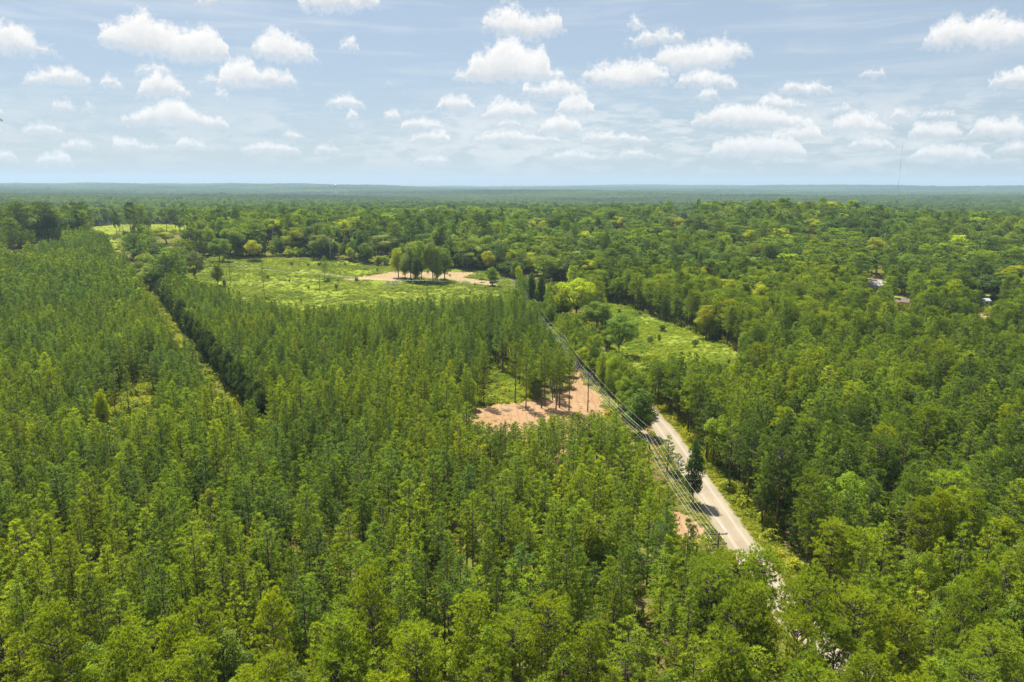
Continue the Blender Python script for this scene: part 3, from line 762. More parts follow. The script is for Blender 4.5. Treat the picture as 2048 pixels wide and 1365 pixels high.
# coarser ones for the woods farther off
P_PLANT_F = [pine(111 + i, H=16, cb=0.42, R=2.9, nb=4, dz=1.15, K=8, L=0.8, w=0.18, step=0.75, limbs=False) for i in range(3)]
P_OLD_F = [old_pine(131 + i, H=21, R=4.2, cb=0.45, nl=18, K=7, L=0.85, w=0.2, per=0.85, padr=1.5) for i in range(3)]
P_BROAD_F = [broadleaf(151 + i, 17, 4.8, 0.16, 30, per=40, size=0.82, lobe=1.4, limbs=False, shape=s) for i, s in enumerate(('round', 'oval', 'round', 'vase'))]
P_SHRUB = [shrub(71 + i) for i in range(3)]
P_WEED = [weed(81 + i) for i in range(3)]

def clump(seed, n=9, R=13.0, old=True):
    """a patch of far canopy: several small crowns together"""
    rng = np.random.default_rng(seed); mb = MB()
    for i in range(n):
        a = i * 2.4; r = R * math.sqrt((i + 0.4) / n); o = np.array([math.cos(a) * r, math.sin(a) * r, 0]) + rng.normal(0, 1.2, 3) * np.array([1, 1, 0])
        H = rng.uniform(12, 18); rr = rng.uniform(2.8, 4.6)
        m = 42; d = rng.normal(0, 1, (m, 3)); d[:, 2] = d[:, 2] * 0.9 + 0.3; d /= np.linalg.norm(d, axis=1)[:, None]
        c = o + np.array([0, 0, H - rr]) + d * rr * rng.uniform(0.7, 1.05, (m, 1)) * np.array([1, 1, 1.25])
        V = leaves(mb, c, d + np.array([0, 0, 0.3]), 2.3, rng)
        mb.add(V, np.arange(m * 4).reshape(-1, 4), 1, np.repeat(np.clip(rng.uniform(0.1, 0.8) + rng.uniform(-0.25, 0.25, m), 0, 1), 4))
        mb.tube([o, o + np.array([0, 0, H - rr])], [0.35, 0.2], 4, mi=0, cap=False)
    return mb
P_CLUMP = [clump(171 + i) for i in range(4)]

# ------------------------------------------------------------------ scatter object (one mass, geometry nodes)
def scatter(name, protos, mats, pts, rot, scl, var, tint, label, cat, **props):
    """protos: MB list. One mesh holds the prototypes (id >= 0) and the points (id = -1); the node tree puts one on each point."""
    V = []; Fc = []; mi = []; vv = []; pid = []; n = 0
    for k, mb in enumerate(protos):
        a, f, m, v = mb.arrays(); V.append(a); Fc += [[i + n for i in q] for q in f]; mi += m; vv.append(v); pid.append(np.full(len(a), k)); n += len(a)
    N = len(pts); V.append(np.asarray(pts, float)); vv.append(np.zeros(N)); pid.append(np.full(N, -1))
    V = np.concatenate(V)
    me = bpy.data.meshes.new(name); me.from_pydata(V.tolist(), [], Fc)
    for m in mats: me.materials.append(m)
    me.polygons.foreach_set('material_index', mi)
    def attr(nm, typ, arr, fld):
        a = me.attributes.new(nm, typ, 'POINT'); a.data.foreach_set(fld, np.ascontiguousarray(arr).ravel())
    pad = lambda arr, w: np.concatenate([np.zeros((n, w), np.float32), np.asarray(arr, np.float32).reshape(N, w)])
    attr('v', 'FLOAT', np.concatenate(vv).astype(np.float32), 'value')
    attr('pid', 'INT', np.concatenate(pid).astype(np.int32), 'value')
    attr('kindof', 'INT', np.concatenate([np.full(n, -1), np.asarray(var)]).astype(np.int32), 'value')
    attr('rot', 'FLOAT_VECTOR', pad(rot, 3), 'vector'); attr('scl', 'FLOAT_VECTOR', pad(scl, 3), 'vector')
    attr('tint', 'FLOAT_COLOR', np.concatenate([np.zeros((n, 4), np.float32), np.concatenate([np.asarray(tint, np.float32), np.ones((N, 1), np.float32)], 1)]), 'color')
    me.update()
    o = obj(name, me, kind='stuff', label=label, category=cat, **props)
    g = bpy.data.node_groups.new(name, 'GeometryNodeTree')
    g.interface.new_socket('Geometry', in_out='INPUT', socket_type='NodeSocketGeometry'); g.interface.new_socket('Geometry', in_out='OUTPUT', socket_type='NodeSocketGeometry')
    nt = NT(g); gi = nt.add('NodeGroupInput'); go = nt.add('NodeGroupOutput'); jn = nt.add('GeometryNodeJoinGeometry')
    def named(nm, typ):
        q = nt.add('GeometryNodeInputNamedAttribute', data_type=typ); q.inputs[0].default_value = nm; return q.outputs[0]
    def eq(sock, val):
        c = nt.add('FunctionNodeCompare', data_type='INT', operation='EQUAL'); ins = [s for s in c.inputs if s.type == 'INT']
        nt.put(ins[0], sock); ins[1].default_value = val; return c.outputs[0]
    pidn = named('pid', 'INT'); knd = named('kindof', 'INT'); rn = named('rot', 'FLOAT_VECTOR'); sn = named('scl', 'FLOAT_VECTOR')
    er = nt.add('FunctionNodeEulerToRotation'); nt.put(er.inputs[0], rn)
    for k in range(len(protos)):
        sp = nt.add('GeometryNodeSeparateGeometry', domain='POINT'); nt.put(sp.inputs[0], gi.outputs[0]); nt.put(sp.inputs[1], eq(pidn, k))
        sq = nt.add('GeometryNodeSeparateGeometry', domain='POINT'); nt.put(sq.inputs[0], gi.outputs[0]); nt.put(sq.inputs[1], eq(knd, k))
        ip = nt.add('GeometryNodeInstanceOnPoints'); nt.put(ip.inputs['Points'], sq.outputs[0]); nt.put(ip.inputs['Instance'], sp.outputs[0])
        nt.put(ip.inputs['Rotation'], er.outputs[0]); nt.put(ip.inputs['Scale'], sn)
        g.links.new(ip.outputs[0], jn.inputs[0])
    nt.put(go.inputs[0], jn.outputs[0])
    md = o.modifiers.new('scatter', 'NODES'); md.node_group = g
    return o

# ------------------------------------------------------------------ tree layout
T_DARK = np.array([0.085, 0.143, 0.029]); T_MID = np.array([0.168, 0.255, 0.027]); T_GREEN = np.array([0.225, 0.312, 0.022])
T_YEL = np.array([0.305, 0.370, 0.017]); T_LIME = np.array([0.39, 0.455, 0.017]); T_OLIVE = np.array([0.205, 0.262, 0.060]); T_BLUE = np.array([0.120, 0.205, 0.046])
T_GOLD = np.array([0.43, 0.465, 0.015])
PROTO_H = {0: 16.0, 1: 21.0, 2: [17, 18, 16, 17, 17]}
CROWN_R = {0: [2.7, 2.5, 3.0, 2.3, 2.8, 2.6, 3.1, 2.2, 2.9], 1: [4.4, 5.0, 4.0, 4.7, 4.2], 2: [5.6, 4.6, 5.8, 4.4, 6.0]}
CROWN_B = {0: [0.32, 0.38, 0.28, 0.50, 0.34, 0.26, 0.45, 0.3, 0.4], 1: [0.50, 0.55, 0.45, 0.60, 0.40], 2: [0.26, 0.22, 0.3, 0.16, 0.24]}
LANE = [(-70, 187), (-99, 237), (-440, 818)]
LINE = [(34.9, 60), (34.9, 115), (32.6, 166), (24.0, 224), (18.9, 280), (12.5, 338), (6.5, 396), (0.6, 454), (-6, 520)]
def line_x(y): return np.interp(y, [p[1] for p in LINE], [p[0] for p in LINE])
def lane_d(x, y):
    """signed distance from the lane (positive to its right)"""
    d = np.array([-341.0, 581.0]); d /= np.linalg.norm(d)
    return (x + 99) * d[1] - (y - 237) * d[0]

def H0(kind, var): return PROTO_H[2][var] if kind == 2 else PROTO_H[kind]

trees = []      # dicts: x y z kind var s (scale xy) sz (scale z) rz tint label special

def base_from_top(u, v, H):
    p = ground(u, v, H); return p[0], p[1]

def fit_height(x, y, vtop):
    z = float(terrain(x, y)); lo, hi = 1.0, 60.0
    for _ in range(40):
        m = (lo + hi) / 2; _, v, _ = project([[x, y, z + m]])
        if v[0] > vtop: lo = m
        else: hi = m
    return (lo + hi) / 2

protect = []
def special(kind, var, u, vb, vt, wpx, tint, label, guard=False, group=None, rz=None, jit=0):
    """a tree the photo singles out: foot at (u, vb), top at vt, crown wpx wide"""
    p = ground(u, vb); x, y = p[0], p[1]; H = fit_height(x, y, vt)
    _, _, dep = project([[x, y, float(terrain(x, y)) + H * 0.6]])
    R = wpx / 2 * dep[0] / F
    t = dict(x=x, y=y, kind=kind, var=var, sz=H / H0(kind, var), s=R / CROWN_R[kind][var], rz=RNG.uniform(0, 6.28) if rz is None else rz,
             tint=np.array(tint), label=label, special=True, group=group)
    trees.append(t)
    if guard: protect.append((u - wpx * 0.5, u + wpx * 0.5, vt - 2, vb - (vb - vt) * 0.15, dep[0]))

def special_top(kind, var, u, vt, H, wpx, tint, label, group=None):
    x, y = base_from_top(u, vt, H); _, _, dep = project([[x, y, float(terrain(x, y)) + H * 0.6]])
    R = wpx / 2 * dep[0] / F
    trees.append(dict(x=x, y=y, kind=kind, var=var, sz=H / H0(kind, var), s=R / CROWN_R[kind][var], rz=RNG.uniform(0, 6.28), tint=np.array(tint), label=label, special=True, group=group))
    protect.append((u - wpx * 0.42, u + wpx * 0.42, vt - 2, vt + wpx * 0.55, dep[0]))

special(2, 2, 390, 566, 500, 52, (0.13, 0.165, 0.065), 'lone grey-green oak with a stout bare trunk at the meadow\'s left end', True)
special(2, 1, 436, 573, 522, 34, (0.21, 0.27, 0.02), 'crooked yellow-green tree just right of the lone oak in the meadow', True)
special(0, 3, 529, 596, 527, 17, (0.16, 0.24, 0.045), 'thin scraggly pine standing alone in the left part of the meadow', True)
special(0, 1, 650, 563, 513, 21, (0.18, 0.27, 0.035), 'small pine alone in the meadow, left of the tan dirt patch', True)
grp = [(797, 556, 492, 34, T_YEL, 1, 'lime-topped tree at the left end of the grove on the tan dirt'),
       (822, 562, 482, 40, T_OLIVE, 1, 'tall olive tree, second from left in the grove on the tan dirt'),
       (843, 565, 477, 42, T_MID, 2, 'tallest tree in the middle of the grove on the tan dirt'),
       (866, 566, 480, 44, T_OLIVE * 0.9, 2, 'spreading olive tree, second from right in the grove on tan dirt'),
       (889, 563, 492, 36, T_MID, 1, 'slim dark tree at the right end of the grove on tan dirt')]
for u, vb, vt, w, tc_, va, lb in grp: special(2, va, u, vb, vt, w * 1.15, tc_, lb, True, 'grove standing on the tan dirt patch')
for u, vb, vt, w, tc_, lb in [(810, 560, 512, 26, T_MID, 'low leafy tree filling the left of the grove on tan dirt'), (832, 567, 520, 24, T_DARK, 'short dark tree in front of the grove on tan dirt'), (875, 568, 515, 28, T_MID, 'low leafy tree filling the right of the grove on tan dirt')]:
    special(2, 1, u, vb, vt, w, tc_, lb, False, 'grove standing on the tan dirt patch')
special(2, 3, 985, 574, 530, 36, T_MID, 'small conical tree by the track at the meadow\'s right end', True)
special(2, 2, 1152, 640, 553, 92, (0.33, 0.41, 0.02), 'big spreading lime-topped tree left of the narrow green clearing', True)
special(2, 0, 1193, 662, 596, 76, T_MID * 0.95, 'rounded dark green tree right of and below the big lime-topped tree', True)
special(2, 2, 1238, 712, 624, 84, (0.14, 0.225, 0.035), 'open spreading tree with pale limbs at the clearing\'s left edge', True)
special(2, 3, 1386, 1006, 866, 52, (0.065, 0.125, 0.024), 'dark pointed tree standing alone beside the dirt road bend', True)
special(2, 3, 1280, 872, 768, 84, (0.13, 0.21, 0.028), 'bushy tree with drooping low boughs where the road goes out of sight', True)
special(0, 5, 1334, 944, 874, 46, T_GREEN, 'short bright pine between the power lines and the dirt road', True)
special(0, 2, 1352, 962, 908, 40, T_MID, 'bushy small pine just below the short bright pine by the road', True)
special(0, 3, 258, 828, 738, 26, T_MID, 'pine with a long bare trunk in the small yellow clearing, right one', True)
special(0, 3, 231, 832, 750, 26, T_MID, 'pine with a long bare trunk in the small yellow clearing, left one', True)
special(2, 3, 208, 860, 770, 38, T_LIME, 'bright lime young tree at the left of the small yellow clearing', True)
for i, (u, vb, vt, lb) in enumerate([(968, 812, 688, 'pine at the far left of the red dirt clearing, bare trunk in the grass'), (1030, 806, 690, 'pine at the red clearing\'s back edge, its shadow on the grass border'),
        (1052, 818, 694, 'pine on the red dirt, leftmost of the group at its back edge'), (1083, 817, 698, 'slim pine second from left in the group on the red dirt'),
        (1090, 813, 684, 'taller pine just behind the slim pine on the red dirt'), (1112, 820, 700, 'front pine in the middle of the group on the red dirt'),
        (1119, 816, 690, 'pine right behind the front pine of the group on red dirt'), (1138, 822, 692, 'rightmost pine of the group on the red dirt, by the pole')]):
    special(0, [0, 3, 1, 3, 4, 1, 3, 1][i], u, vb, vt, 38, T_GREEN * 0.9, lb, False, 'pines on the back edge of the red dirt clearing')
special(1, 0, 44, 500, 404, 62, T_DARK * 1.2, 'tall dark pine at the far left rising above the skyline woods', True)
special(1, 2, 98, 492, 407, 52, T_DARK * 1.25, 'tall dark pine right of the tallest one at the far left', True)
special(1, 4, 30, 512, 437, 38, T_MID, 'vine-covered pine with a pale green top at the far left', True)
special(2, 0, 190, 453, 428, 34, T_MID, 'low rounded tree at the left end of the distant pale field', True)
for u, v, H, w, tt, lb in [(540, 433, 27, 46, T_LIME, 'lime-yellow treetop above the left back edge of the meadow'), (685, 435, 27, 50, T_LIME, 'lime-yellow treetop behind the small lone meadow pine'),
        (506, 474, 20, 34, T_GOLD * 0.8, 'small golden-lime tree at the meadow\'s back edge'), (590, 452, 25, 54, T_YEL, 'pale yellow-green tree behind the meadow, right of the golden one'),
        (640, 462, 24, 46, T_OLIVE, 'olive-green tall tree in the tree line behind the meadow'), (770, 462, 24, 70, T_OLIVE * 1.25, 'wide olive-yellow crown behind the left of the grove'),
        (832, 476, 22, 40, T_GOLD * 0.75, 'golden crown right behind the grove on the tan dirt'), (945, 484, 22, 54, T_OLIVE * 1.25, 'rounded pale olive tree right of the grove'),
        (978, 495, 20, 32, T_GOLD * 0.8, 'golden-lime tree behind the meadow\'s right end'), (1022, 496, 20, 36, T_YEL, 'yellow-green tree behind the far power pole'),
        (1066, 498, 20, 38, T_LIME, 'lime tree right of the far power pole'), (1174, 514, 20, 44, T_YEL, 'yellow-green tree beyond the big lime-topped tree'),
        (1235, 428, 22, 40, T_LIME, 'bright yellow tree in the far middle woods'), (1060, 436, 22, 34, T_LIME, 'lime tree in the woods beyond the meadow, left of the brightest yellow one'),
        (1090, 436, 22, 28, T_GOLD * 0.8, 'golden treetop in the distant middle woods'), (1172, 458, 22, 30, T_LIME, 'small lime crown among the dark distant woods'),
        (1412, 528, 18, 38, T_GOLD * 0.85, 'golden tree above the narrow clearing, leftmost of three'), (1460, 550, 18, 42, T_LIME, 'lime tree above the narrow clearing, middle one of three'),
        (1518, 560, 18, 50, T_LIME, 'lime tree above the narrow clearing, rightmost of three'), (1416, 606, 17, 44, T_GOLD * 0.75, 'golden tree at the edge of the narrow green clearing'),
        (1622, 434, 20, 44, T_LIME * 0.9, 'lime tree halfway up the right-hand wooded hill'), (1752, 472, 20, 46, T_LIME * 0.8, 'yellow-green tree on the right-hand wooded slope'),
        (1500, 453, 20, 40, T_LIME * 0.9, 'lime tree near the white roof on the wooded hill'), (1352, 432, 18, 34, T_GOLD * 0.8, 'golden tree in front of the distant sandy yard'),
        (330, 450, 18, 60, T_YEL, 'wide yellow-green tree at the right of the distant pale field'), (435, 470, 22, 44, T_MID, 'round dark tree at the meadow\'s left back corner')]:
    special_top(2, [0, 4, 1, 0, 1, 4, 0, 4][(u // 7) % 8], u, v, H, w * 1.18, tt, lb)
for u, vb, vt, lb in [(1062, 612, 537, 'dark narrow cedar left of the big lime-topped tree, left of the pair'), (1082, 616, 541, 'dark narrow cedar left of the big lime-topped tree, right of the pair')]:
    special(2, 3, u, vb, vt, 26, T_DARK, lb, True)

special_top(1, 1, 1528, 1106, 17, 96, T_GREEN, 'full pine leaning over the near end of the dirt road')
# --- generic woods
def grid(x0, x1, y0, y1, s, jit, ang=0.0):
    L = max(x1 - x0, y1 - y0) * 0.75; c = np.array([(x0 + x1) / 2, (y0 + y1) / 2])
    a = np.arange(-L, L, s); gx, gy = np.meshgrid(a, a); gx = gx.ravel() + RNG.uniform(-jit, jit, gx.size) * s; gy = gy.ravel() + RNG.uniform(-jit, jit, gy.size) * s
    ca, sa = math.cos(ang), math.sin(ang); X = c[0] + gx * ca - gy * sa; Y = c[1] + gx * sa + gy * ca
    m = (X >= x0) & (X <= x1) & (Y >= y0) & (Y <= y1) & (np.abs(np.arctan2(X, np.maximum(Y, 0.1))) < math.radians(43)) & (Y > 25)
    return X[m], Y[m]

def corridor(X, Y):
    a = (np.abs(X - line_x(Y)) < np.where(Y < 240, 2.6, 1.4)) & (Y < 330)
    b = (np.abs(X - road_x(Y)) < np.where(Y < 220, 4.6, 2.0)) & (Y < 500)
    return a | b | ((X > line_x(Y)) & (X < road_x(Y)) & (Y < 214))

cand = []   # x y kind H s tint
def put(X, Y, kind, Hs, Ss, tint): cand.append((X, Y, np.full(X.size, kind) if np.isscalar(kind) else kind, Hs, Ss, tint))
def pal(w, cols):
    """mix of palette colours by weight 0..1"""
    w = np.clip(w, 0, 1) * (len(cols) - 1); i = np.minimum(w.astype(int), len(cols) - 2); f = (w - i)[:, None]
    C = np.array(cols); return C[i] * (1 - f) + C[i + 1] * f

NEAR_EDGE = 84.0
# plantation left of the road
X, Y = grid(-720, 60, 25, 800, 4.35, 0.42, math.radians(30.4))
d = np.hypot(X, Y); ld = lane_d(X, Y)
right_part = (ld > 0) & (X < np.where(Y < 330, line_x(Y) - 1.3, road_x(Y) - 5)) & (Y < 455)
left_part = (ld <= 0) & (d < 800)
edge = NEAR_EDGE + 10 * vnoise(X, Y * 0, 28, 21)
m = (right_part | left_part) & ((ld > 6.2) | (ld < -4.6) | (Y < 188)) & (Y > edge) & (RNG.random(X.size) < 0.93 - 0.25 * (vnoise(X, Y, 14, 31) > 0.55))
X, Y = X[m], Y[m]; n = X.size
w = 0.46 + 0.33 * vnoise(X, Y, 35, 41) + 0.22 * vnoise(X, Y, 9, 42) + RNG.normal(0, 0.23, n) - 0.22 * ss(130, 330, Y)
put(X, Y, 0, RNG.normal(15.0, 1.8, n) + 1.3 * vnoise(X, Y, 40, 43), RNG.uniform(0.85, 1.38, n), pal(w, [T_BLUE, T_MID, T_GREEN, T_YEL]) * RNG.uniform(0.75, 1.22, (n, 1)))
# a few hardwoods among the pines
mm = RNG.random(n) < 0.03
put(X[mm] + 1.2, Y[mm] + 1.2, 2, RNG.uniform(8, 13, mm.sum()), RNG.uniform(0.45, 0.7, mm.sum()), pal(RNG.random(mm.sum()), [T_MID, T_YEL, T_LIME]))
# dark leafy growth on the lane's right side, its tint deepened as painted shade
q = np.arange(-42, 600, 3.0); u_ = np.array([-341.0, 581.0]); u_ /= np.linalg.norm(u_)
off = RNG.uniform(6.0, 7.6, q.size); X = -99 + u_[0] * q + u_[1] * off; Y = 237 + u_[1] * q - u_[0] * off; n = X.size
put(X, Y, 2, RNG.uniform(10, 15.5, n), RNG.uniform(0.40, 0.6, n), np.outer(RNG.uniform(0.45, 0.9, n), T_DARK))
# big old trees along the near edge
X, Y = grid(-160, 160, 25, 125, 4.9, 0.45)
edge = NEAR_EDGE + 10 * vnoise(X, Y * 0, 28, 21)
m = ((Y <= edge) | ((X > road_x(Y)) & (Y < 118)) | ((X > 26) & (Y < 113))) & ~((np.abs(X - road_x(Y)) < 3.6) & (Y > 97))
X, Y = X[m], Y[m]; n = X.size
k = np.where(RNG.random(n) < 0.16 + 0.22 * (X > 60), 2, np.where(RNG.random(n) < 0.45, 0, 1))
H = np.where(k == 1, RNG.normal(17.6, 1.8, n), np.where(k == 0, RNG.normal(16.5, 1.6, n), RNG.normal(14, 1.8, n)))
put(X, Y, k, H, np.where(k == 1, RNG.uniform(0.55, 0.85, n), np.where(k == 0, RNG.uniform(1.0, 1.5, n), RNG.uniform(0.45, 0.75, n))), np.where((k < 2)[:, None], pal(0.72 + RNG.normal(0, 0.2, n), [T_MID, T_GREEN, T_YEL]), pal(0.3 + RNG.normal(0, 0.25, n), [T_MID, T_OLIVE, T_GREEN, T_YEL])))
# right of the road: denser, fuller pines
X, Y = grid(40, 620, 60, 520, 4.3, 0.42)
m = (X > road_x(Y) + np.where(Y < 220, 5.6, 2.0)) & ((Y > 118)) & (np.hypot(X, Y) < 520)
X, Y = X[m], Y[m]; n = X.size
k = np.where(RNG.random(n) < 0.10 + 0.16 * (vnoise(X, Y, 40, 51) > 0.3), 2, np.where(RNG.random(n) < 0.16 + 0.45 * ss(260, 400, Y), 1, 0))
H = np.where(k == 0, RNG.normal(16.8, 2.0, n), np.where(k == 1, RNG.normal(18.0, 2.0, n), RNG.normal(13.5, 2.4, n)))
w = 0.42 + 0.3 * vnoise(X, Y, 30, 52) + RNG.normal(0, 0.25, n)
put(X, Y, k, H, np.where(k == 0, RNG.uniform(1.1, 1.65, n), RNG.uniform(0.6, 0.95, n)), pal(w, [T_DARK, T_MID, T_GREEN, T_YEL]) * RNG.uniform(0.82, 1.18, (n, 1)))
# belt between the power line and the road, beyond the red clearing
X, Y = grid(10, 60, 214, 440, 3.6, 0.42)
m = (X > line_x(Y) + 1.3) & (X < road_x(Y) - 2.0); X, Y = X[m], Y[m]; n = X.size
k = np.where(RNG.random(n) < 0.6, 2, 0)
put(X, Y, k, np.where(k == 2, RNG.normal(12, 2, n), RNG.normal(14, 1.5, n)), np.where(k == 2, RNG.uniform(0.5, 0.8, n), RNG.uniform(0.9, 1.2, n)), pal(0.5 + RNG.normal(0, 0.25, n), [T_DARK, T_MID, T_GREEN, T_YEL]))
# woods beyond, to the ridge
X, Y = grid(-1000, 1000, 380, 1280, 9.3, 0.47)
d = np.hypot(X, Y); ld = lane_d(X, Y)
mask_plant = ((ld <= 4) & (d < 800)) | ((ld > 0) & (X < road_x(Y) - 4.6) & (Y < 455))
m = ~mask_plant & (d >= np.where(X > road_x(np.minimum(Y, 480)), 520, 440)) & (d < 1280)
X, Y = X[m], Y[m]; n = X.size
pb = 0.5 + 0.35 * vnoise(X, Y, 130, 61)
k = np.where(RNG.random(n) < pb, 2, np.where(RNG.random(n) < 0.45, 0, 1))
H = np.where(k == 1, RNG.normal(21, 2.2, n), np.where(k == 0, RNG.normal(21, 2.5, n), RNG.normal(19, 3.0, n)))
w = 0.45 + 0.25 * vnoise(X, Y, 70, 62) + RNG.normal(0, 0.28, n)
tn = np.where((k < 2)[:, None], pal(w, [T_DARK, T_BLUE, T_MID, T_GREEN]), pal(w - 0.04, [T_DARK, T_BLUE, T_MID, T_OLIVE * 0.9, T_GREEN]))
lm = RNG.random(n) < 0.008; tn[lm] = T_LIME * 0.9
tn = tn * RNG.uniform(0.72, 1.3, (n, 1))
H = H * (1 + 0.32 * ss(560, 640, Y) * ss(860, 760, Y) * (X < 60) * (X > -520))
put(X, Y, k, H * RNG.uniform(0.85, 1.15, n), (0.8 + 1.25 * RNG.random(n) ** 1.4) * np.where(k == 0, 1.35, 1.0) * (1 + 0.2 * vnoise(X, Y, 60, 66)) * 1.1, tn)
# leafy edge behind the meadow
X, Y = grid(-420, 120, 440, 900, 4.6, 0.45)
f1, f2 = 1 - 22 / np.hypot(X, Y), 1 - 9 / np.hypot(X, Y)
m = ~inpoly(X, Y, W_FIELD) & (inpoly(X * f1, Y * f1, W_FIELD) | inpoly(X * f2, Y * f2, W_FIELD)) & (RNG.random(X.size) < 0.75); X, Y = X[m], Y[m]; n = X.size
put(X, Y, 2, RNG.uniform(6, 19, n), RNG.uniform(0.5, 0.95, n), pal(0.45 + RNG.normal(0, 0.3, n), [T_DARK, T_MID, T_GREEN, T_YEL, T_LIME]))
# low edge trees round the meadow's far side and the clearing
X = np.concatenate([c[0] for c in cand]); Y = np.concatenate([c[1] for c in cand]); K = np.concatenate([c[2] for c in cand])
H = np.concatenate([c[3] for c in cand]); S = np.concatenate([c[4] for c in cand]); TN = np.concatenate([c[5] for c in cand])

bad = (corridor(X, Y) & (Y > 118)) | inpoly(X, Y, W_FIELD) | inpoly(X, Y, W_F3) | inpoly(X, Y, W_F2) | (inpoly(X, Y, W_D2) & (RNG.random(X.size) < 0.45))
X, Y, K, H, S, TN = [a[~bad] for a in (X, Y, K, H, S, TN)]
VAR = np.where(K == 0, RNG.integers(0, 9, K.size), RNG.integers(0, 5, K.size))
Zt = terrain(X, Y)
CRW = np.zeros(K.size)
for kk in (0, 1, 2):
    mk = K == kk; CRW[mk] = np.array(CROWN_R[kk])[VAR[mk]]
sx = np.array([t['x'] for t in trees]); sy = np.array([t['y'] for t in trees])
keep = np.ones(K.size, bool)
for i in range(len(sx)):
    keep &= np.hypot(X - sx[i], Y - sy[i]) > 2.6
# a tree must not hide the openings that the photo shows: try it lower, else leave it out
def hides(X, Y, Z, H, R):
    out = np.zeros(X.size, bool)
    Rr = R * 0.8
    n = np.hypot(X, Y); px, py = Y / n, -X / n
    pts = [(0, 1.0), (0, 0.8), (0, 0.55), (-1, 0.62), (1, 0.62), (-0.6, 0.85), (0.6, 0.85), (-1.15, 0.45), (1.15, 0.45), (0, 0.35)]
    for a, f in pts:
        u, v, dep = project(np.stack([X + px * Rr * a, Y + py * Rr * a, Z + H * f], 1))
        for pl in KEEP: out |= inpoly(u, v, pl)
        if a == 0:
            for u0, u1, v0, v1, dp in protect: out |= (u > u0) & (u < u1) & (v > v0) & (v < v1) & (dep < dp - 1)
    wu, wv, wd = project([[x, y, 12.0 + float(terrain(x, y))] for x, y in LINE[1:6]])
    for a, f in ((0, 1.0), (0, 0.85), (-0.5, 0.75), (0.5, 0.75)):
        u, v, dep = project(np.stack([X + px * Rr * a, Y + py * Rr * a, Z + H * f], 1))
        cu = np.interp(v, wv[::-1], wu[::-1]); cd = np.interp(v, wv[::-1], wd[::-1])
        out |= (np.abs(u - cu - 3) < 16 * 150 / cd + 3) & (dep < cd) & (v > wv[-1]) & (v < wv[0] + 34)
    u, v, dep = project(np.stack([X, Y, Z], 1))
    for pl in KEEP: out |= inpoly(u, v, pl)
    return out
act = keep.copy()
for f in (1.0, 0.93, 0.87, 0.81, 0.75, 0.69, 0.63, 0.57, 0.5):
    if f == 1.0:
        hid = hides(X, Y, Zt, H, CRW * S)
    else:
        idx = np.where(hid & keep & (np.hypot(X, Y) < 480))[0]
        h2 = hides(X[idx], Y[idx], Zt[idx], H[idx] * f, CRW[idx] * S[idx] * f ** 0.7)
        ok = idx[~h2]; H[ok] *= f; S[ok] *= f ** 0.7; hid[ok] = False
keep &= ~hid
X, Y, K, H, S, TN, VAR, Zt, CRW = [a[keep] for a in (X, Y, K, H, S, TN, VAR, Zt, CRW)]
RZ = RNG.uniform(0, 6.283, X.size); D = np.hypot(X, Y)
print('trees', X.size, [(K == k).sum() for k in (0, 1, 2)])

# --- which trees show largest: paint crowns from near to far on a coarse screen
def visible_area(xs, ys, zs, hs, rs):
    GW, GH = 1024, 682; occ = np.zeros((GH, GW), bool)
    o = np.argsort(np.hypot(xs, ys)); res = np.zeros(len(xs)); top = np.zeros((len(xs), 2))
    u0, v0, dep = project(np.stack([xs, ys, zs + hs], 1)); u1, v1, _ = project(np.stack([xs, ys, zs + hs * 0.42], 1))
    rp = rs * F / dep / 2; u0 /= 2; v0 /= 2; v1 /= 2
    for i in o:
        a0, a1 = int(max(0, u0[i] - rp[i])), int(min(GW, u0[i] + rp[i] + 1)); b0, b1 = int(max(0, v0[i])), int(min(GH, v1[i] + 1))
        if a1 <= a0 or b1 <= b0: continue
        yy, xx = np.mgrid[b0:b1, a0:a1]
        e = ((xx - u0[i]) / max(rp[i], 0.7)) ** 2 + ((yy - (v0[i] + v1[i]) / 2) / max((v1[i] - v0[i]) / 2, 0.7)) ** 2 <= 1
        sub = occ[b0:b1, a0:a1]; vis = e & ~sub; res[i] = vis.sum(); sub |= e
        q = np.argwhere(vis)
        if len(q): top[i] = (q[:, 1].mean() + a0, q[:, 0].mean() + b0)
    return res, top
sp = [t for t in trees]
ax = np.concatenate([X, [t['x'] for t in sp]]); ay = np.concatenate([Y, [t['y'] for t in sp]])
az_ = terrain(ax, ay)
ah = np.concatenate([H, [t['sz'] * H0(t['kind'], t['var']) for t in sp]]); ar = np.concatenate([CRW * S, [t['s'] * CROWN_R[t['kind']][t['var']] for t in sp]])
near = np.hypot(ax, ay) < 900
area = np.zeros(ax.size); cen = np.zeros((ax.size, 2))
area[near], cen[near] = visible_area(ax[near], ay[near], az_[near], ah[near], ar[near])

# --- single trees
MESH = {}
for kind, protos, nm in ((0, P_PLANT, 'plantation_pine'), (1, P_OLD, 'mature_pine'), (2, P_BROAD, 'broadleaf_tree')):
    for i, (tr, cr) in enumerate(protos):
        MESH[kind, i] = (tr.mesh(nm + '_trunk', [M_BARK], True), cr.mesh(nm + '_crown', [M_NEEDLE if kind < 2 else M_LEAF]))
        for p in (1,): 
            pass
NAMES = {0: 'plantation_pine', 1: 'mature_pine', 2: 'broadleaf_tree'}
CATS = {0: 'pine tree', 1: 'pine tree', 2: 'tree'}
def tone(t):
    r, g, b = t; q = r / g
    if q > 0.915: return 'golden lime'
    if q > 0.845: return 'lime green'
    if q > 0.74: return 'yellow-green'
    if g < 0.195: return 'dark green'
    if b / g > 0.23: return 'grey-green'
    return 'mid green'
used_labels = set()
ONES = 'zero one two three four five six seven eight nine ten eleven twelve thirteen fourteen fifteen sixteen seventeen eighteen nineteen'.split()
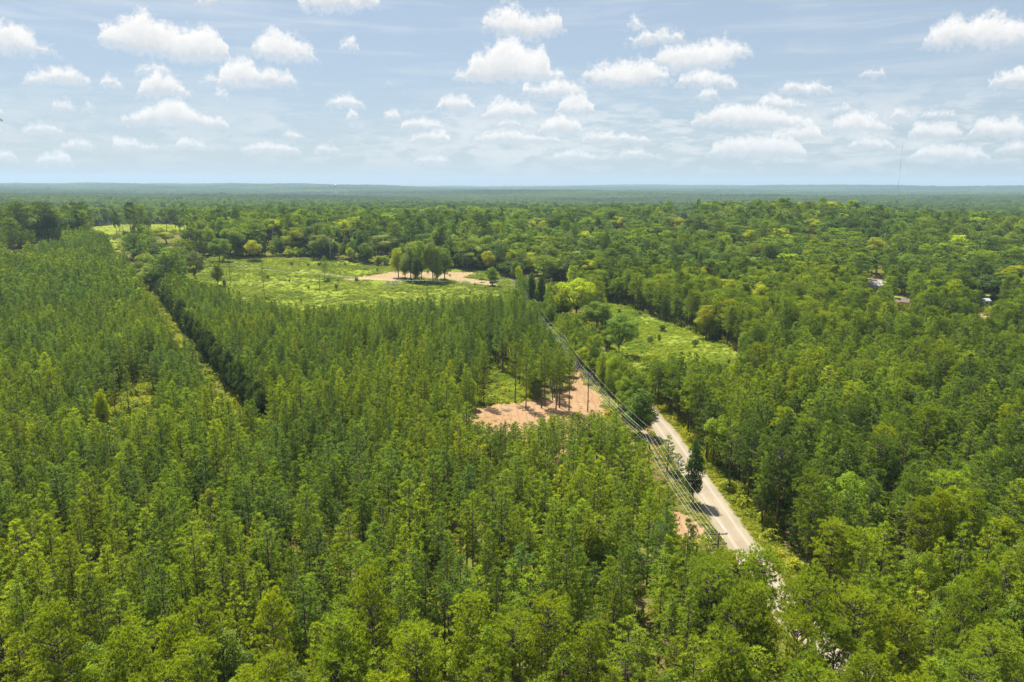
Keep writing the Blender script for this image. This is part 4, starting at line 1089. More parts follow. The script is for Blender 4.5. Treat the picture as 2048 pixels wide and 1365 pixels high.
TENS = 'x x twenty thirty forty fifty sixty seventy eighty ninety'.split()
def words(n):
    n = int(n)
    if n < 20: return ONES[n]
    return TENS[n // 10] + ('-' + ONES[n % 10] if n % 10 else '') if n < 100 else 'ninety-nine'
def tree_thing(kind, var, x, y, s, sz, rz, tint, label, group):
    r = empty(NAMES[kind], (x, y, float(terrain(x, y))), label, CATS[kind], group, rz)
    r.scale = (s, s, sz)
    tm, cm = MESH[kind, var]
    t = bpy.data.objects.new('trunk', tm); t.parent = r; COL.objects.link(t)
    c = bpy.data.objects.new('crown', cm); c.parent = r; c['tint'] = [float(q) for q in tint]; COL.objects.link(c)
    return r
for t in sp:
    g = t['group'] or ('meadow and edge trees' if t['kind'] == 2 else 'pines standing apart')
    used_labels.add(t['label'])
    tree_thing(t['kind'], t['var'], t['x'], t['y'], t['s'], t['sz'], t['rz'], t['tint'], t['label'], g)

def where(x, y, u, v):
    if v > 640: return 'at the bottom edge'
    if x > float(road_x(y)): return 'right of the dirt road' if y < 330 else 'in the right-hand woods'
    if lane_d(np.array(x), np.array(y)) < 0: return 'left of the dark lane'
    if y > 455: return 'behind the meadow'
    return 'left of the dirt road'
single = np.zeros(X.size, bool)
for kind in (0, 1, 2):
    ii = np.where((K == kind) & (area[:X.size] >= 9))[0]
    ii = ii[np.argsort(-area[ii])][:300]
    single[ii] = True
    hm = np.median(H[ii])
    for i in ii:
        u, v = cen[i]
        size = 'tall' if H[i] > hm + 1.2 else ('short' if H[i] < hm - 2.0 else ('full' if S[i] > np.median(S[ii]) else 'slender'))
        nm = {0: 'pine', 1: 'big pine', 2: 'leafy tree'}[kind]
        pu, pv_ = max(0, u / 10.24), max(0, v / 6.82)
        tail = '%s percent across, %s percent down' % (words(pu), words(pv_))
        opts = ['%s %s %s %s, %s' % (size, tone(TN[i]), nm, where(X[i], Y[i], u, v), tail)]
        opts += ['%s %s %s, %s and a half percent across, %s percent down' % (size, tone(TN[i]), nm, words(pu), words(pv_)), '%s %s %s, %s percent across, %s and a half percent down' % (size, tone(TN[i]), nm, words(pu), words(pv_))]
        opts += ['%s %s %s, %s, %s' % (size, tone(TN[i]), nm, e, tail) for e in ('upper one', 'lower one', 'left one', 'right one')]
        if pu % 1 >= 0.5: opts[0], opts[1] = opts[1], opts[0]
        lb = next((q for q in opts if q not in used_labels), opts[0])
        used_labels.add(lb)
        tree_thing(kind, VAR[i], X[i], Y[i], S[i], H[i] / H0(kind, VAR[i]), RZ[i], TN[i], lb, {0: 'planted pines', 1: 'mature pines', 2: 'broadleaf trees of the woods'}[kind])
NAMES[3] = 'sapling'; CATS[3] = 'sapling'; srng = np.random.default_rng(5)
for poly, cnt, where_ in ((W_FIELD, 34, 'in the big meadow'), (W_F3, 12, 'in the narrow green clearing')):
    P_ = np.asarray(poly); lo, hi = P_.min(0), P_.max(0); got = 0
    for _ in range(3000):
        x, y = srng.uniform(lo[0], hi[0]), srng.uniform(lo[1], hi[1])
        if not inpoly(np.array([x]), np.array([y]), poly)[0]: continue
        u, v, _d = project([[x, y, float(terrain(x, y)) + 1.5]])
        if not (inpoly(u, v, V_FIELD)[0] or inpoly(u, v, V_F3)[0]): continue
        kd, vr = (2, int(srng.integers(0, 5))) if srng.random() < 0.7 else (0, int(srng.integers(0, 6)))
        hh = srng.uniform(2.0, 5.0); tt = [T_DARK, T_MID, T_GREEN, T_OLIVE][int(srng.integers(0, 4))]
        lb = '%s %s sapling %s, %s percent across, %s percent down' % ('small' if hh < 3.2 else 'taller', tone(tt), where_, words(u[0] / 20.48), words(v[0] / 13.65))
        if lb in used_labels: continue
        used_labels.add(lb); NAMES_k = NAMES[kd]; CATS_k = CATS[kd]; NAMES[kd] = 'sapling'; CATS[kd] = 'sapling'
        tree_thing(kd, vr, x, y, hh / H0(kd, vr) * srng.uniform(1.1, 1.7), hh / H0(kd, vr), srng.uniform(0, 6.28), tt, lb, 'saplings in the grassy openings')
        NAMES[kd] = NAMES_k; CATS[kd] = CATS_k; got += 1
        if got >= cnt: break
print('single trees', single.sum(), len(sp))

# --- the rest of the woods, as masses
def mass(name, kind, protos, m, Hp, label, cat):
    idx = np.where(m)[0]
    if not len(idx): return
    nv = len(protos); var = VAR[idx] % nv if nv < 5 else VAR[idx]
    hp = np.array(Hp)[var] if isinstance(Hp, list) else np.full(len(idx), Hp)
    scatter(name, [merge(*p) for p in protos], [M_BARK, M_NEEDLE if kind < 2 else M_LEAF], np.stack([X[idx], Y[idx], Zt[idx]], 1),
            np.stack([RNG.normal(0, 0.02, len(idx)), RNG.normal(0, 0.02, len(idx)), RZ[idx]], 1), np.stack([S[idx], S[idx], H[idx] / hp], 1), var, TN[idx], label, cat)
rest = ~single; LODD = 430.0
mass('pine_plantation', 0, P_PLANT, rest & (K == 0) & (D < LODD), 16.0, 'dense mass of planted pines filling the left and middle', 'pine wood')
mass('pine_plantation', 0, P_PLANT_F, rest & (K == 0) & (D >= LODD), 16.0, 'farther planted pines on the left, beyond the dark lane', 'pine wood')
mass('pine_wood', 1, P_OLD, rest & (K == 1) & (D < LODD), 21.0, 'mass of tall pines on the right of the dirt road', 'pine wood')
mass('pine_wood', 1, P_OLD_F, rest & (K == 1) & (D >= LODD), 21.0, 'tall pines of the woods beyond the meadow and on the hill', 'pine wood')
mass('broadleaf_wood', 2, P_BROAD, rest & (K == 2) & (D < LODD), [17, 18, 16, 17, 17], 'leafy trees mixed among the pines nearby', 'wood')
mass('broadleaf_wood', 2, P_BROAD_F, rest & (K == 2) & (D >= LODD), 17.0, 'leafy trees of the woods beyond the meadow and on the hill', 'wood')

# --- middle distance and far woods
X2, Y2 = grid(-2400, 2400, 1000, 2900, 11.5, 0.45); d2 = np.hypot(X2, Y2); m = (d2 >= 1280) & (d2 < 2800); X2, Y2 = X2[m], Y2[m]; n = X2.size
k2 = RNG.random(n) < 0.5 + 0.5 * vnoise(X2, Y2, 260, 71); w = 0.35 + 0.3 * vnoise(X2, Y2, 190, 72) + RNG.normal(0, 0.2, n)
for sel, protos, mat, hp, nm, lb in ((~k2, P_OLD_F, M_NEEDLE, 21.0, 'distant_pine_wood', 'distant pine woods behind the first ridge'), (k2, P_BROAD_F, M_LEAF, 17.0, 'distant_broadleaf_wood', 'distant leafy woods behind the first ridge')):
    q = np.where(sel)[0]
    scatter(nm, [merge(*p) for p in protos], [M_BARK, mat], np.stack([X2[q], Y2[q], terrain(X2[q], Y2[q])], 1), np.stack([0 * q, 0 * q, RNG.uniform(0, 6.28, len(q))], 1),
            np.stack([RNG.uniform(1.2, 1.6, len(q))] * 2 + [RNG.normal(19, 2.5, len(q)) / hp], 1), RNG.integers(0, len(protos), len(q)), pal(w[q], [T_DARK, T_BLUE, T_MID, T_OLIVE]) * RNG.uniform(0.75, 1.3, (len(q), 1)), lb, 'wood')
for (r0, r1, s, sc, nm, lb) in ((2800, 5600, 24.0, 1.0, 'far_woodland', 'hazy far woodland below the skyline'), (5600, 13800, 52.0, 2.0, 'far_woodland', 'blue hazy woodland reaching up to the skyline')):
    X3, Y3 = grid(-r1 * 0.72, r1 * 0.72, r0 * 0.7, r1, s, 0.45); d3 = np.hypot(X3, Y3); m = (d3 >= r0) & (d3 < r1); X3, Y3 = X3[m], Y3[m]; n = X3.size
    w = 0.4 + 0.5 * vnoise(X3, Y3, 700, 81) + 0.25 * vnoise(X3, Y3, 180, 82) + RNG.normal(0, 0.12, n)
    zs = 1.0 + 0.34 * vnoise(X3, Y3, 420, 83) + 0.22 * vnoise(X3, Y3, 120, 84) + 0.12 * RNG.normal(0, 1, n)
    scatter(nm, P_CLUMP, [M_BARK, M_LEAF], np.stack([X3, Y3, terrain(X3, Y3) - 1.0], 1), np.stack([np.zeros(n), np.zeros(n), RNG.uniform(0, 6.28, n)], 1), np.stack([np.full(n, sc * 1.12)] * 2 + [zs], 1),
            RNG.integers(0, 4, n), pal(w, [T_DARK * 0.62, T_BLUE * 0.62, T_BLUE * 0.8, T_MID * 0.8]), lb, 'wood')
    print(nm, n)

# ------------------------------------------------------------------ low growth
def low_growth(name, poly, nsh, nwd, label, cat, smin, smax, cols, holes=(), hmul=1.0):
    poly = np.asarray(poly); lo, hi = poly.min(0), poly.max(0)
    N = (nsh + nwd) * 4; x = RNG.uniform(lo[0], hi[0], N); y = RNG.uniform(lo[1], hi[1], N)
    m = inpoly(x, y, poly)
    for h in holes: m &= ~inpoly(x, y, h)
    dens = 0.5 + 0.5 * vnoise(x, y, 22, 91) + 0.3 * vnoise(x, y, 6, 92)
    m &= RNG.random(N) < np.clip(dens + 0.15, 0.08, 1)
    x, y = x[m][:nsh + nwd], y[m][:nsh + nwd]; n = x.size
    isb = RNG.random(n) < nsh / (nsh + nwd)
    s = RNG.uniform(smin, smax, n) * np.where(isb, 1.0, 0.9) * (0.8 + 0.35 * vnoise(x, y, 12, 93))
    w = 0.45 + 0.4 * vnoise(x, y, 18, 94) + RNG.normal(0, 0.22, n)
    scatter(name, [merge(*p) for p in P_SHRUB + P_WEED], [M_BARK, M_LEAF], np.stack([x, y, terrain(x, y)], 1), np.stack([np.zeros(n), np.zeros(n), RNG.uniform(0, 6.28, n)], 1),
            np.stack([s, s, s * RNG.uniform(0.6, 1.1, n) * hmul], 1), np.where(isb, RNG.integers(0, 3, n), 3 + RNG.integers(0, 3, n)), pal(w, cols), label, cat)
G1 = [(0.10, 0.14, 0.015), (0.17, 0.21, 0.02), (0.24, 0.25, 0.035)]
D1W = gp([(690,560),(740,553),(780,546),(850,544),(950,546),(925,556),(985,564),(1004,576),(950,568),(895,561),(850,564),(790,564)])
low_growth('meadow_growth', W_FIELD, 10000, 6000, 'rank yellow-green weeds and brush of the big meadow', 'undergrowth', 0.8, 2.4, [(0.14, 0.20, 0.018), (0.205, 0.27, 0.024), (0.26, 0.315, 0.032)], [D1W], 0.65)
low_growth('meadow_growth', gp([(805,558),(895,559),(900,568),(805,569)]), 90, 40, 'brush round the feet of the grove on tan dirt', 'undergrowth', 1.2, 3.2, [(0.11, 0.17, 0.02), (0.20, 0.26, 0.02), (0.27, 0.31, 0.03)], (), 1.0)
low_growth('clearing_weeds', W_D2, 40, 150, 'sparse weeds growing on the red dirt clearing', 'undergrowth', 0.3, 0.9, [(0.16, 0.20, 0.02), (0.26, 0.27, 0.03), (0.34, 0.30, 0.06)], (), 0.7)
low_growth('meadow_growth', W_F3, 2600, 3200, 'bright green brush of the narrow clearing', 'undergrowth', 0.7, 1.9, [(0.13, 0.21, 0.015), (0.22, 0.30, 0.02), (0.32, 0.36, 0.03)], (), 0.65)
low_growth('meadow_growth', gp([(945,735),(1035,740),(1052,795),(1040,806),(940,812),(930,770)]), 420, 500, 'green brush behind the red dirt clearing', 'undergrowth', 0.7, 1.9, [(0.13, 0.21, 0.015), (0.22, 0.30, 0.02), (0.32, 0.36, 0.03)], (), 0.9)
low_growth('meadow_growth', gp([(200,815),(250,770),(300,740),(330,800),(270,855),(200,855)]), 420, 420, 'yellow-green brush of the small clearing on the left', 'undergrowth', 0.6, 1.7, [(0.20, 0.24, 0.02), (0.30, 0.33, 0.02), (0.40, 0.38, 0.03)], (), 0.8)
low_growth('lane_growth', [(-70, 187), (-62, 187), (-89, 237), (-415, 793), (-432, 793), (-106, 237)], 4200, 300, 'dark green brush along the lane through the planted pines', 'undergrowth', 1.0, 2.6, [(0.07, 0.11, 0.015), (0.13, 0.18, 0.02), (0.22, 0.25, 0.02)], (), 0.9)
low_growth('meadow_growth', W_F2, 300, 900, 'grass and brush of the distant pale field', 'undergrowth', 0.8, 1.8, G1, (), 0.6)
low_growth('roadside_brush', [(33,108),(42,108),(41.5,206),(38,226),(29,232),(30,190)], 520, 420, 'brush between the power line and the dirt road', 'undergrowth', 0.5, 1.5, [(0.12, 0.17, 0.02), (0.20, 0.24, 0.02), (0.30, 0.29, 0.03)], [[(34,134),(39,133),(40,146),(37,151),(34,150)], [(38,194),(42,192),(42,208),(38,212)]], 0.8)
# understory under the planted pines
x, y = grid(-520, 330, 60, 520, 2.5, 0.5)
m = ~corridor(x, y) & ~inpoly(x, y, W_D2) & ~inpoly(x, y, W_FIELD) & ~inpoly(x, y, W_F3) & (RNG.random(x.size) < np.clip(0.5 + 0.6 * vnoise(x, y, 25, 95), 0.12, 1)) & (np.hypot(x, y) < 560)
x, y = x[m], y[m]; n = x.size; isb = RNG.random(n) < 0.78; s = RNG.uniform(0.8, 2.5, n)
print('understory', n)
scatter('forest_undergrowth', [merge(*p) for p in P_SHRUB + P_WEED], [M_BARK, M_LEAF], np.stack([x, y, terrain(x, y)], 1), np.stack([np.zeros(n), np.zeros(n), RNG.uniform(0, 6.28, n)], 1),
        np.stack([s, s, s * RNG.uniform(0.7, 1.5, n)], 1), np.where(isb, RNG.integers(0, 3, n), 3 + RNG.integers(0, 3, n)), pal(0.45 + 0.4 * vnoise(x, y, 30, 96) + RNG.normal(0, 0.25, n), [(0.13, 0.19, 0.018), (0.24, 0.29, 0.018), (0.36, 0.36, 0.02)]), 'yellow-green brush on the forest floor', 'undergrowth')
# grass along the road sides
y = RNG.uniform(95, 300, 3400); side = RNG.random(3400) < 0.72
x = road_x(y) + np.where(side, 3.5 + np.abs(RNG.normal(0, 2.4, 3400)), -3.5 - np.abs(RNG.normal(0, 1.3, 3400)))
m = side | (RNG.random(3400) < 0.35); x, y = x[m], y[m]; n = x.size; s = RNG.uniform(0.35, 0.95, n)
scatter('roadside_grass', [merge(*p) for p in P_WEED + P_SHRUB], [M_BARK, M_LEAF], np.stack([x, y, terrain(x, y)], 1), np.stack([np.zeros(n), np.zeros(n), RNG.uniform(0, 6.28, n)], 1),
        np.stack([s, s, s * 0.75], 1), np.where(RNG.random(n) < 0.75, RNG.integers(0, 3, n), 3 + RNG.integers(0, 3, n)), pal(RNG.random(n), [(0.18, 0.24, 0.02), (0.28, 0.32, 0.025), (0.36, 0.36, 0.045)]), 'grass and weeds along the dirt road', 'grass')

# ------------------------------------------------------------------ power line
PH_ = 13.0
def pole_meshes():
    pm = MB(); pm.tube([(0, 0, -0.6), (0, 0, 4), (0, 0, 9), (0, 0, PH_)], [0.19, 0.17, 0.145, 0.12], 10)
    am = MB(); am.box((-1.55, -0.075, -0.08), (1.55, 0.075, 0.08))
    bm_ = MB()
    for s in (-1, 1): bm_.tube([(s * 0.85, 0.09, -0.05), (0, 0.11, -0.75)], [0.03, 0.03], 4)
    im = MB(); im.tube([(0, 0, 0.08), (0, 0, 0.15), (0, 0, 0.16), (0, 0, 0.22), (0, 0, 0.23), (0, 0, 0.30), (0, 0, 0.36)], [0.03, 0.03, 0.10, 0.09, 0.085, 0.075, 0.045], 8)
    return pm.mesh('utility_pole_shaft', [M_POLE], True), am.mesh('crossarm', [M_ARM]), bm_.mesh('brace', [M_STEEL]), im.mesh('insulator', [M_PORC], True)
PM = pole_meshes()
ARMZ = (PH_ - 0.35, PH_ - 2.15); INX = (-1.4, -0.62, 1.4)
def pole(x, y, ang, label, group, arms=ARMZ, h=PH_):
    z = float(terrain(x, y)); r = empty('utility_pole', (x, y, z), label, 'utility pole', group, ang); r.scale = (1, 1, 1)
    o = obj('pole', PM[0], r); o.scale = (1, 1, h / PH_)
    for az in arms:
        a = obj('crossarm', PM[1], r); a.location = (0, 0.17, az - PH_ + h)
        obj('brace', PM[2], a)
        for ix in INX:
            i = obj('insulator', PM[3], a); i.location = (ix, 0, 0)
    return r
LP = [(36.2, 98), (34.9, 115), (32.6, 166), (24.0, 224), (18.9, 280), (12.5, 338), (6.5, 396), (0.6, 454)]
POLE_LB = ['wooden power pole nearest the camera, below the frame of trees', 'wooden power pole with dark double crossarms beside the dirt road, lowest in the photo', 'double-armed power pole rising from the pines by the road bend', 'double-armed power pole on the red dirt with its bare shaft in full view',
           'double-armed power pole in the trees beyond the red dirt clearing', 'power pole hidden among the trees, fifth along the line', 'power pole hidden among the trees, sixth along the line', 'far power pole with pale crossarms at the meadow\'s right end']
angs = []
for i, (x, y) in enumerate(LP):
    a = LP[max(i - 1, 0)]; b = LP[min(i + 1, len(LP) - 1)]; angs.append(-math.atan2(b[0] - a[0], b[1] - a[1]))
for i, (x, y) in enumerate(LP):
    if i in (0, 5, 6): continue
    pole(x, y, angs[i], POLE_LB[i], 'poles of the main power line', h=PH_)
for i in (5, 6): pole(*LP[i], angs[i], POLE_LB[i], 'poles of the main power line')
def wire(name, pts, rad, label, group, sag=1.0, seg=14):
    mb = MB(); P = []
    for a, b in zip(pts[:-1], pts[1:]):
        a = np.array(a); b = np.array(b)
        for q in range(seg):
            t = q / seg; P.append(a + (b - a) * t - np.array([0, 0, 4 * sag * t * (1 - t)]))
    P.append(np.array(pts[-1])); mb.tube(P, [rad] * len(P), 4)
    o = obj(name, mb.mesh(name, [M_WIRE], True), label=label, category='wire', group=group); return o
for ai, az in enumerate(ARMZ):
    for wi, ix in enumerate(INX):
        pts = []
        for (x, y), an in list(zip(LP, angs))[1:]:
            pts.append((x + math.cos(an) * ix - math.sin(an) * 0.17, y + math.sin(an) * ix + math.cos(an) * 0.17, float(terrain(x, y)) + az + 0.36))
        wire('power_wire', pts, 0.017, '%s bright wire on the %s crossarms of the main power line' % (('left', 'middle', 'right')[wi], ('upper', 'lower')[ai]), 'wires of the main power line', 0.9)
FP = []
for u, vt, lb in [(458, 528, 'slim power pole near the lone oak at the meadow\'s left'), (638, 547, 'power pole in the meadow just left of the small lone pine'), (854, 561, 'dark power pole in front of the grove on the tan dirt')]:
    p = ground(u, vt, PH_); FP.append((p[0], p[1])); pole(p[0], p[1], math.radians(80 if False else 75), lb, 'poles across the meadow', arms=(PH_ - 0.4,))
FPo = [FP[0]] + FP[1:] + [LP[-1]]
for wi, off in enumerate((-1.4, 1.4)):
    wire('power_wire', [(x + 0.25 * off, y + off, float(terrain(x, y)) + PH_ - 0.05) for x, y in FPo], 0.02, '%s wire strung low across the meadow' % ('near', 'far')[wi], 'wires across the meadow', 1.3)

# ------------------------------------------------------------------ houses
def house(u, v, L, W, h, ridge, rz, wall, roofm, label, nwin=3, chim=True):
    p = ground(u, v); z = float(terrain(p[0], p[1])) + 0.1
    r = empty('house', (p[0], p[1], z), label, 'house', None, rz)
    w = MB(); w.box((-L / 2, -W / 2, -0.8), (L / 2, W / 2, h))
    for s in (-1, 1): w.add([(s * (L / 2 - 0.01), -W / 2, h), (s * (L / 2 - 0.01), W / 2, h), (s * (L / 2 - 0.01), 0, ridge - 0.12)], [(0, 1, 2)])
    obj('wall', w.mesh('wall', [wall]), r)
    ro = MB(); e = 0.45
    for s in (-1, 1):
        y0 = s * (W / 2 + e); z0 = h - e * (ridge - h) / (W / 2)
        V = [(-L / 2 - e, y0, z0), (L / 2 + e, y0, z0), (L / 2 + e, 0, ridge), (-L / 2 - e, 0, ridge)]
        V += [(a, b, c + 0.16) for a, b, c in V]
        ro.add(V, [(0, 1, 2, 3), (7, 6, 5, 4), (0, 4, 5, 1), (1, 5, 6, 2), (3, 7, 4, 0)])
    rf = obj('roof', ro.mesh('roof', [roofm]), r)
    if chim:
        c = MB(); c.box((L * 0.2, 0.5, h), (L * 0.2 + 0.7, 1.2, ridge + 0.9)); obj('chimney', c.mesh('chimney', [M_BRICK]), rf)
    for s in (-1, 1):
        for i in range(nwin):
            x = -L / 2 + L * (i + 0.5) / nwin
            if s == -1 and i == nwin // 2:
                d = MB(); d.box((x - 0.48, -W / 2 - 0.06, 0.1), (x + 0.48, -W / 2 + 0.02, 2.15)); obj('door', d.mesh('door', [M_DOOR]), r); continue
            f = MB(); f.box((x - 0.68, s * (W / 2 + 0.03) - 0.05, 0.85), (x + 0.68, s * (W / 2 + 0.03) + 0.05, 2.15)); fo = obj('window', f.mesh('window', [M_WHITE]), r)
            g = MB(); g.box((x - 0.58, s * (W / 2 + 0.06) - 0.04, 0.95), (x + 0.58, s * (W / 2 + 0.06) + 0.04, 2.05)); obj('pane', g.mesh('pane', [M_GLASS]), fo)
    return r
M_BRICK = plain('brick', (0.30, 0.13, 0.09), 0.9, 0, 3, (0.36, 0.18, 0.13)); M_DOOR = plain('door_paint', (0.22, 0.09, 0.06), 0.6)
M_GLASS = plain('window_glass', (0.03, 0.04, 0.05), 0.1)
M_SIDING = plain('pale_siding', (0.62, 0.64, 0.68), 0.7, 0, 1.5, (0.70, 0.72, 0.75)); M_TAN = plain('tan_siding', (0.36, 0.27, 0.20), 0.8, 0, 1.5, (0.42, 0.33, 0.26))
M_GREYROOF = plain('grey_shingles', (0.38, 0.36, 0.34), 0.9, 0, 2.0, (0.47, 0.45, 0.43)); M_BROWNROOF = plain('brown_shingles', (0.17, 0.12, 0.10), 0.9, 0, 2.0, (0.23, 0.17, 0.14))
M_METALROOF = plain('white_metal_roof', (0.40, 0.43, 0.48), 0.6, 0.0, 1.2, (0.32, 0.34, 0.38))
house(1752, 581, 15, 8.5, 3.4, 6.2, math.radians(-20), M_SIDING, M_GREYROOF, 'pale house with a grey gabled roof half hidden by pines', 5)
house(1804, 612, 7, 5, 2.6, 4.3, math.radians(-35), M_TAN, M_BROWNROOF, 'small brown-roofed shed by the lawn right of the pale house', 3, False)
house(1946, 610, 16, 5, 2.9, 3.9, math.radians(-8), M_WHITE, M_METALROOF, 'long low building with a white metal roof under the pines', 5, False)
house(2044, 672, 9, 7, 2.8, 4.8, math.radians(-25), M_TAN, M_BROWNROOF, 'brown-roofed house at the right edge of the photo', 3, False)
house(1373, 433, 13, 8, 3.6, 6.4, math.radians(10), M_WHITE, M_GREYROOF, 'tiny white house beside the sandy yard on the far hill', 4, False)
house(1419, 474, 12, 6, 3.0, 4.6, math.radians(-5), M_WHITE, M_METALROOF, 'tiny white-roofed house among the trees below the far hill', 4, False)

# ------------------------------------------------------------------ masts, water tower
def mast(u, vtop, dist, label, bands=7, half=0.7):
    d = ray(u, vtop); t = dist / math.hypot(d[0], d[1]); x, y, zt = d[0] * t, d[1] * t, CAMZ + d[2] * t
    z0 = float(terrain(x, y)); H = zt - z0
    r = empty('radio_mast', (x, y, z0), label, 'mast', 'radio masts on the skyline')
    for b in range(bands):
        mb = MB(); za, zb_ = H * b / bands, H * (b + 1) / bands
        c = [(half * math.cos(a), half * math.sin(a)) for a in (0.5, 2.6, 4.7)]
        for cx, cy_ in c: mb.tube([(cx, cy_, za), (cx, cy_, zb_)], [0.12, 0.12], 4)
        m = 6
        for q in range(m):
            for j in range(3):
                a, e = c[j], c[(j + 1) % 3]; mb.tube([(a[0], a[1], za + (zb_ - za) * q / m), (e[0], e[1], za + (zb_ - za) * (q + 1) / m)], [0.07, 0.07], 3)
        obj('mast_section', mb.mesh('mast_section', [M_RED if b % 2 == bands % 2 - 1 or b % 2 == 0 else M_WHITE]), r)
    for lev in (0.45, 0.92):
        for a in (0.5, 2.6, 4.7):
            g = MB(); g.tube([(0, 0, H * lev), (math.cos(a) * H * 0.5, math.sin(a) * H * 0.5, 0)], [0.05, 0.05], 3); obj('guy_wire', g.mesh('guy_wire', [M_STEEL]), r)
mast(1806, 285, 2700, 'tall thin red and white mast above the right skyline')
mast(560, 358, 6000, 'small mast on the left part of the skyline')
def water_tower(u, vtop, dist):
    d = ray(u, vtop); t = dist / math.hypot(d[0], d[1]); x, y, zt = d[0] * t, d[1] * t, CAMZ + d[2] * t
    z0 = float(terrain(x, y)); H = zt - z0
    r = empty('water_tower', (x, y, z0), 'white water tower standing on the hazy skyline left of centre', 'water tower')
    R = 9.0; prof = [(0.3, H - 17), (5, H - 16.2), (8.2, H - 13.5), (R, H - 9), (8.6, H - 4.5), (5.5, H - 1.2), (1.0, H), (0.2, H + 0.6)]
    tk = MB(); tk.tube([(0, 0, z) for _, z in prof], [q for q, _ in prof], 20); obj('tank', tk.mesh('tank', [M_WHITE], True), r)
    for i in range(6):
        a = i * math.pi / 3; g = MB(); g.tube([(math.cos(a) * 8.3, math.sin(a) * 8.3, -1), (math.cos(a) * 7.6, math.sin(a) * 7.6, H - 12)], [0.6, 0.5], 6); obj('leg', g.mesh('leg', [M_WHITE]), r)
    ri = MB(); ri.tube([(0, 0, -1), (0, 0, H - 16)], [1.2, 1.2], 8); obj('riser_pipe', ri.mesh('riser_pipe', [M_WHITE]), r)
    bl = MB(); th = np.arange(25) / 24 * 2 * math.pi; bl.tube([(math.cos(a) * 9.2, math.sin(a) * 9.2, H - 9) for a in th], [0.3] * 25, 4, cap=False); obj('balcony', bl.mesh('balcony', [M_STEEL]), r)
water_tower(671, 369, 5200)

# ------------------------------------------------------------------ bird
def bird():
    d = ray(3, 242); p = np.array([0, 0, CAMZ]) + d * 380
    mb = MB(); body = [(-0.42, 0, 0), (-0.25, 0, 0.03), (0.05, 0, 0.05), (0.3, 0, 0.03), (0.42, 0, 0.02), (0.5, 0, 0)]
    mb.tube(body, [0.02, 0.09, 0.12, 0.08, 0.055, 0.015], 8)
    mb.add([(-0.4, 0.04, 0), (-0.4, -0.04, 0), (-0.72, -0.14, 0.0), (-0.76, 0.0, 0.0), (-0.72, 0.14, 0.0)], [(0, 1, 2, 3), (0, 3, 4, 4)][:1] + [], 0)
    mb.add([(-0.4, 0.04, 0.005), (-0.76, 0, 0.005), (-0.72, 0.14, 0.005)], [(0, 1, 2)], 0)
    for s in (-1, 1):
        V = [(0.22, s * 0.08, 0.05), (0.28, s * 0.42, 0.22), (0.18, s * 0.85, 0.36), (0.0, s * 1.0, 0.38), (-0.1, s * 0.8, 0.33), (-0.16, s * 0.4, 0.19), (-0.14, s * 0.08, 0.04)]
        top = [(a, b, c + 0.025) for a, b, c in V]; n = 7
        mb.add(V + top, [(0, 1, 5, 6), (1, 2, 4, 5), (2, 3, 4), (7, 13, 12, 8), (8, 12, 11, 9), (9, 11, 10)][:2], 0)
        mb.add(V + top, [(7, 13, 12, 8), (8, 12, 11, 9)], 0); mb.add(V, [(2, 3, 4)], 0); mb.add(top, [(2, 3, 4)], 0)
    o = obj('bird', mb.mesh('bird', [plain('black_feathers', (0.015, 0.014, 0.013), 0.7)], True), label='small black bird gliding at the left edge of the sky', category='bird')
    o.location = p; o.rotation_euler = (math.radians(38), math.radians(-8), math.radians(60))
bird()

# ------------------------------------------------------------------ dead wood
def snag(u, vb, vt, seed, label):
    p = ground(u, vb); x, y = p[0], p[1]; H = fit_height(x, y, vt); rng = np.random.default_rng(seed)
    r = empty('dead_tree', (x, y, float(terrain(x, y))), label, 'dead tree', 'dead trees')
    t = MB(); t.tube([(0, 0, -0.4), (0.1, 0, H * 0.5), (0.25, 0.1, H)], [0.022 * H * 0.7, 0.016 * H * 0.7, 0.03], 7); obj('trunk', t.mesh('trunk', [M_DEAD], True), r)
    for i in range(9):
        z = H * (0.45 + 0.06 * i); a = i * 2.4; l = H * 0.2 * (1.1 - i * 0.08) * rng.uniform(0.7, 1.2)
        b = MB(); h = np.array([math.cos(a), math.sin(a), 0]); o = np.array([0.15, 0.05, z])
        b.tube([o, o + h * l * 0.5 + [0, 0, l * 0.3], o + h * l + [0, 0, l * 0.8]], [0.09, 0.06, 0.02], 4)
        b.tube([o + h * l * 0.5 + [0, 0, l * 0.3], o + h * l * 0.8 + np.array([-h[1], h[0], 0]) * l * 0.35 + [0, 0, l * 0.4]], [0.05, 0.015], 3); obj('branch', b.mesh('branch', [M_DEAD]), r)
snag(661, 522, 468, 1, 'bare pale dead trunk in the tree line behind the meadow')
snag(4, 530, 490, 2, 'pale leafless dead tree at the left edge of the photo')
snag(1913, 1262, 1180, 3, 'pale dead treetop poking out of the dark oaks at lower right')
snag(547, 505, 455, 4, 'slim grey dead trunk behind the meadow, under the lime treetop')
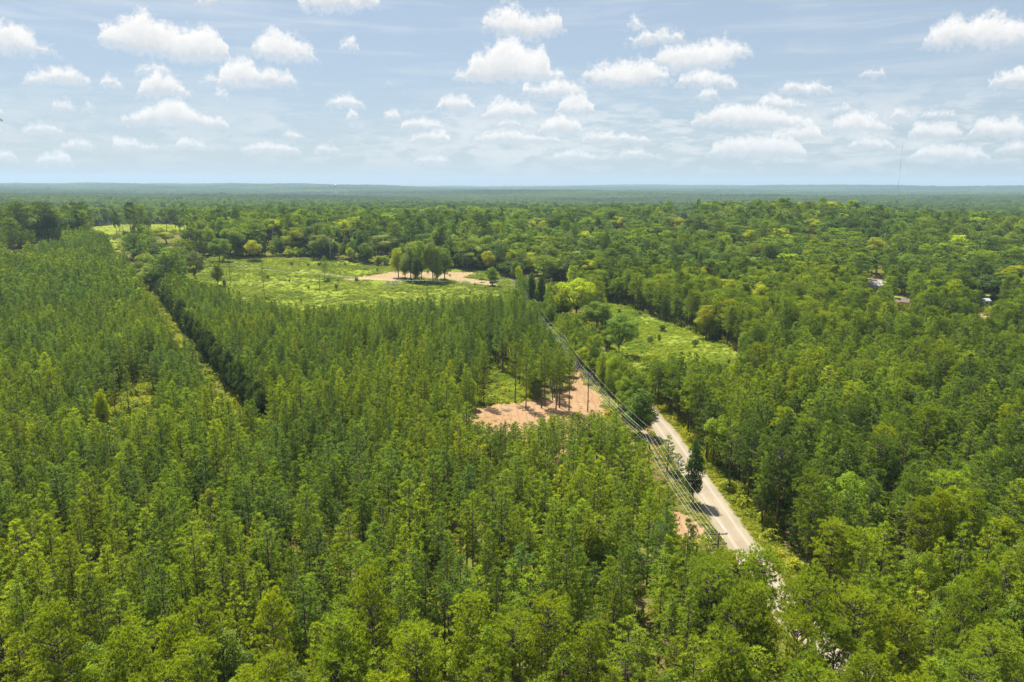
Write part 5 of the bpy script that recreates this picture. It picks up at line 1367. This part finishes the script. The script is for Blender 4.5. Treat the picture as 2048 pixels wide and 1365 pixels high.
snag(12, 1225, 1150, 5, 'grey dead tree at the left edge, low in the photo')
snag(1706, 1300, 1222, 6, 'bare forked dead top between the near pines at lower right')
snag(590, 900, 830, 7, 'thin grey dead pine among the planted pines')
snag(1320, 790, 730, 8, 'pale dead trunk right of the power line trees')
def brush_pile(u, v, R, n, seed, label):
    p = ground(u, v); rng = np.random.default_rng(seed); mb = MB()
    for i in range(n):
        a = rng.uniform(0, 6.28); r = R * math.sqrt(rng.random()); c = np.array([math.cos(a) * r, math.sin(a) * r * 0.6, rng.uniform(0.1, 0.9) * (1 - r / R) * R * 0.4 + 0.12]); b = rng.uniform(0, 6.28); l = rng.uniform(0.5, 1.6) * R * 0.35
        dv = np.array([math.cos(b), math.sin(b), rng.normal(0, 0.25)]) * l; mb.tube([c - dv, c + dv], [0.10, 0.05], 4)
    o = obj('brush_pile', mb.mesh('brush_pile', [M_DEAD]), label=label, category='brush pile', group='piles of cut brush'); o.location = (p[0], p[1], float(terrain(p[0], p[1])) + 0.1)
brush_pile(1212, 690, 2.2, 40, 1, 'pale grey brush pile in the narrow green clearing')
brush_pile(1015, 822, 1.6, 30, 5, 'small brush pile on the red dirt clearing')
brush_pile(785, 570, 6, 60, 2, 'grey brush heap in the meadow below the tan dirt')
brush_pile(832, 566, 4, 40, 3, 'grey brush heap at the foot of the grove on tan dirt')
brush_pile(930, 570, 5, 50, 4, 'grey brush heap right of the grove by the track')

# ------------------------------------------------------------------ haze
def haze():
    lo = -25.0
    mb = MB(); mb.box((-15500, -15500, lo), (15500, 15500, 236.0)); 
    m, nt, out = new_mat('haze')
    pv = nt.add('ShaderNodeVolumePrincipled'); pv.inputs['Color'].default_value = (0.58, 0.80, 1.0, 1); pv.inputs['Density'].default_value = HAZE; pv.inputs['Anisotropy'].default_value = 0.1
    nt.put(out.inputs['Volume'], pv.outputs[0])
    o = obj('haze', mb.mesh('haze', [m]), kind='stuff', label='pale blue haze filling the air over the woods', category='haze')
HAZE = 0.000072
haze()
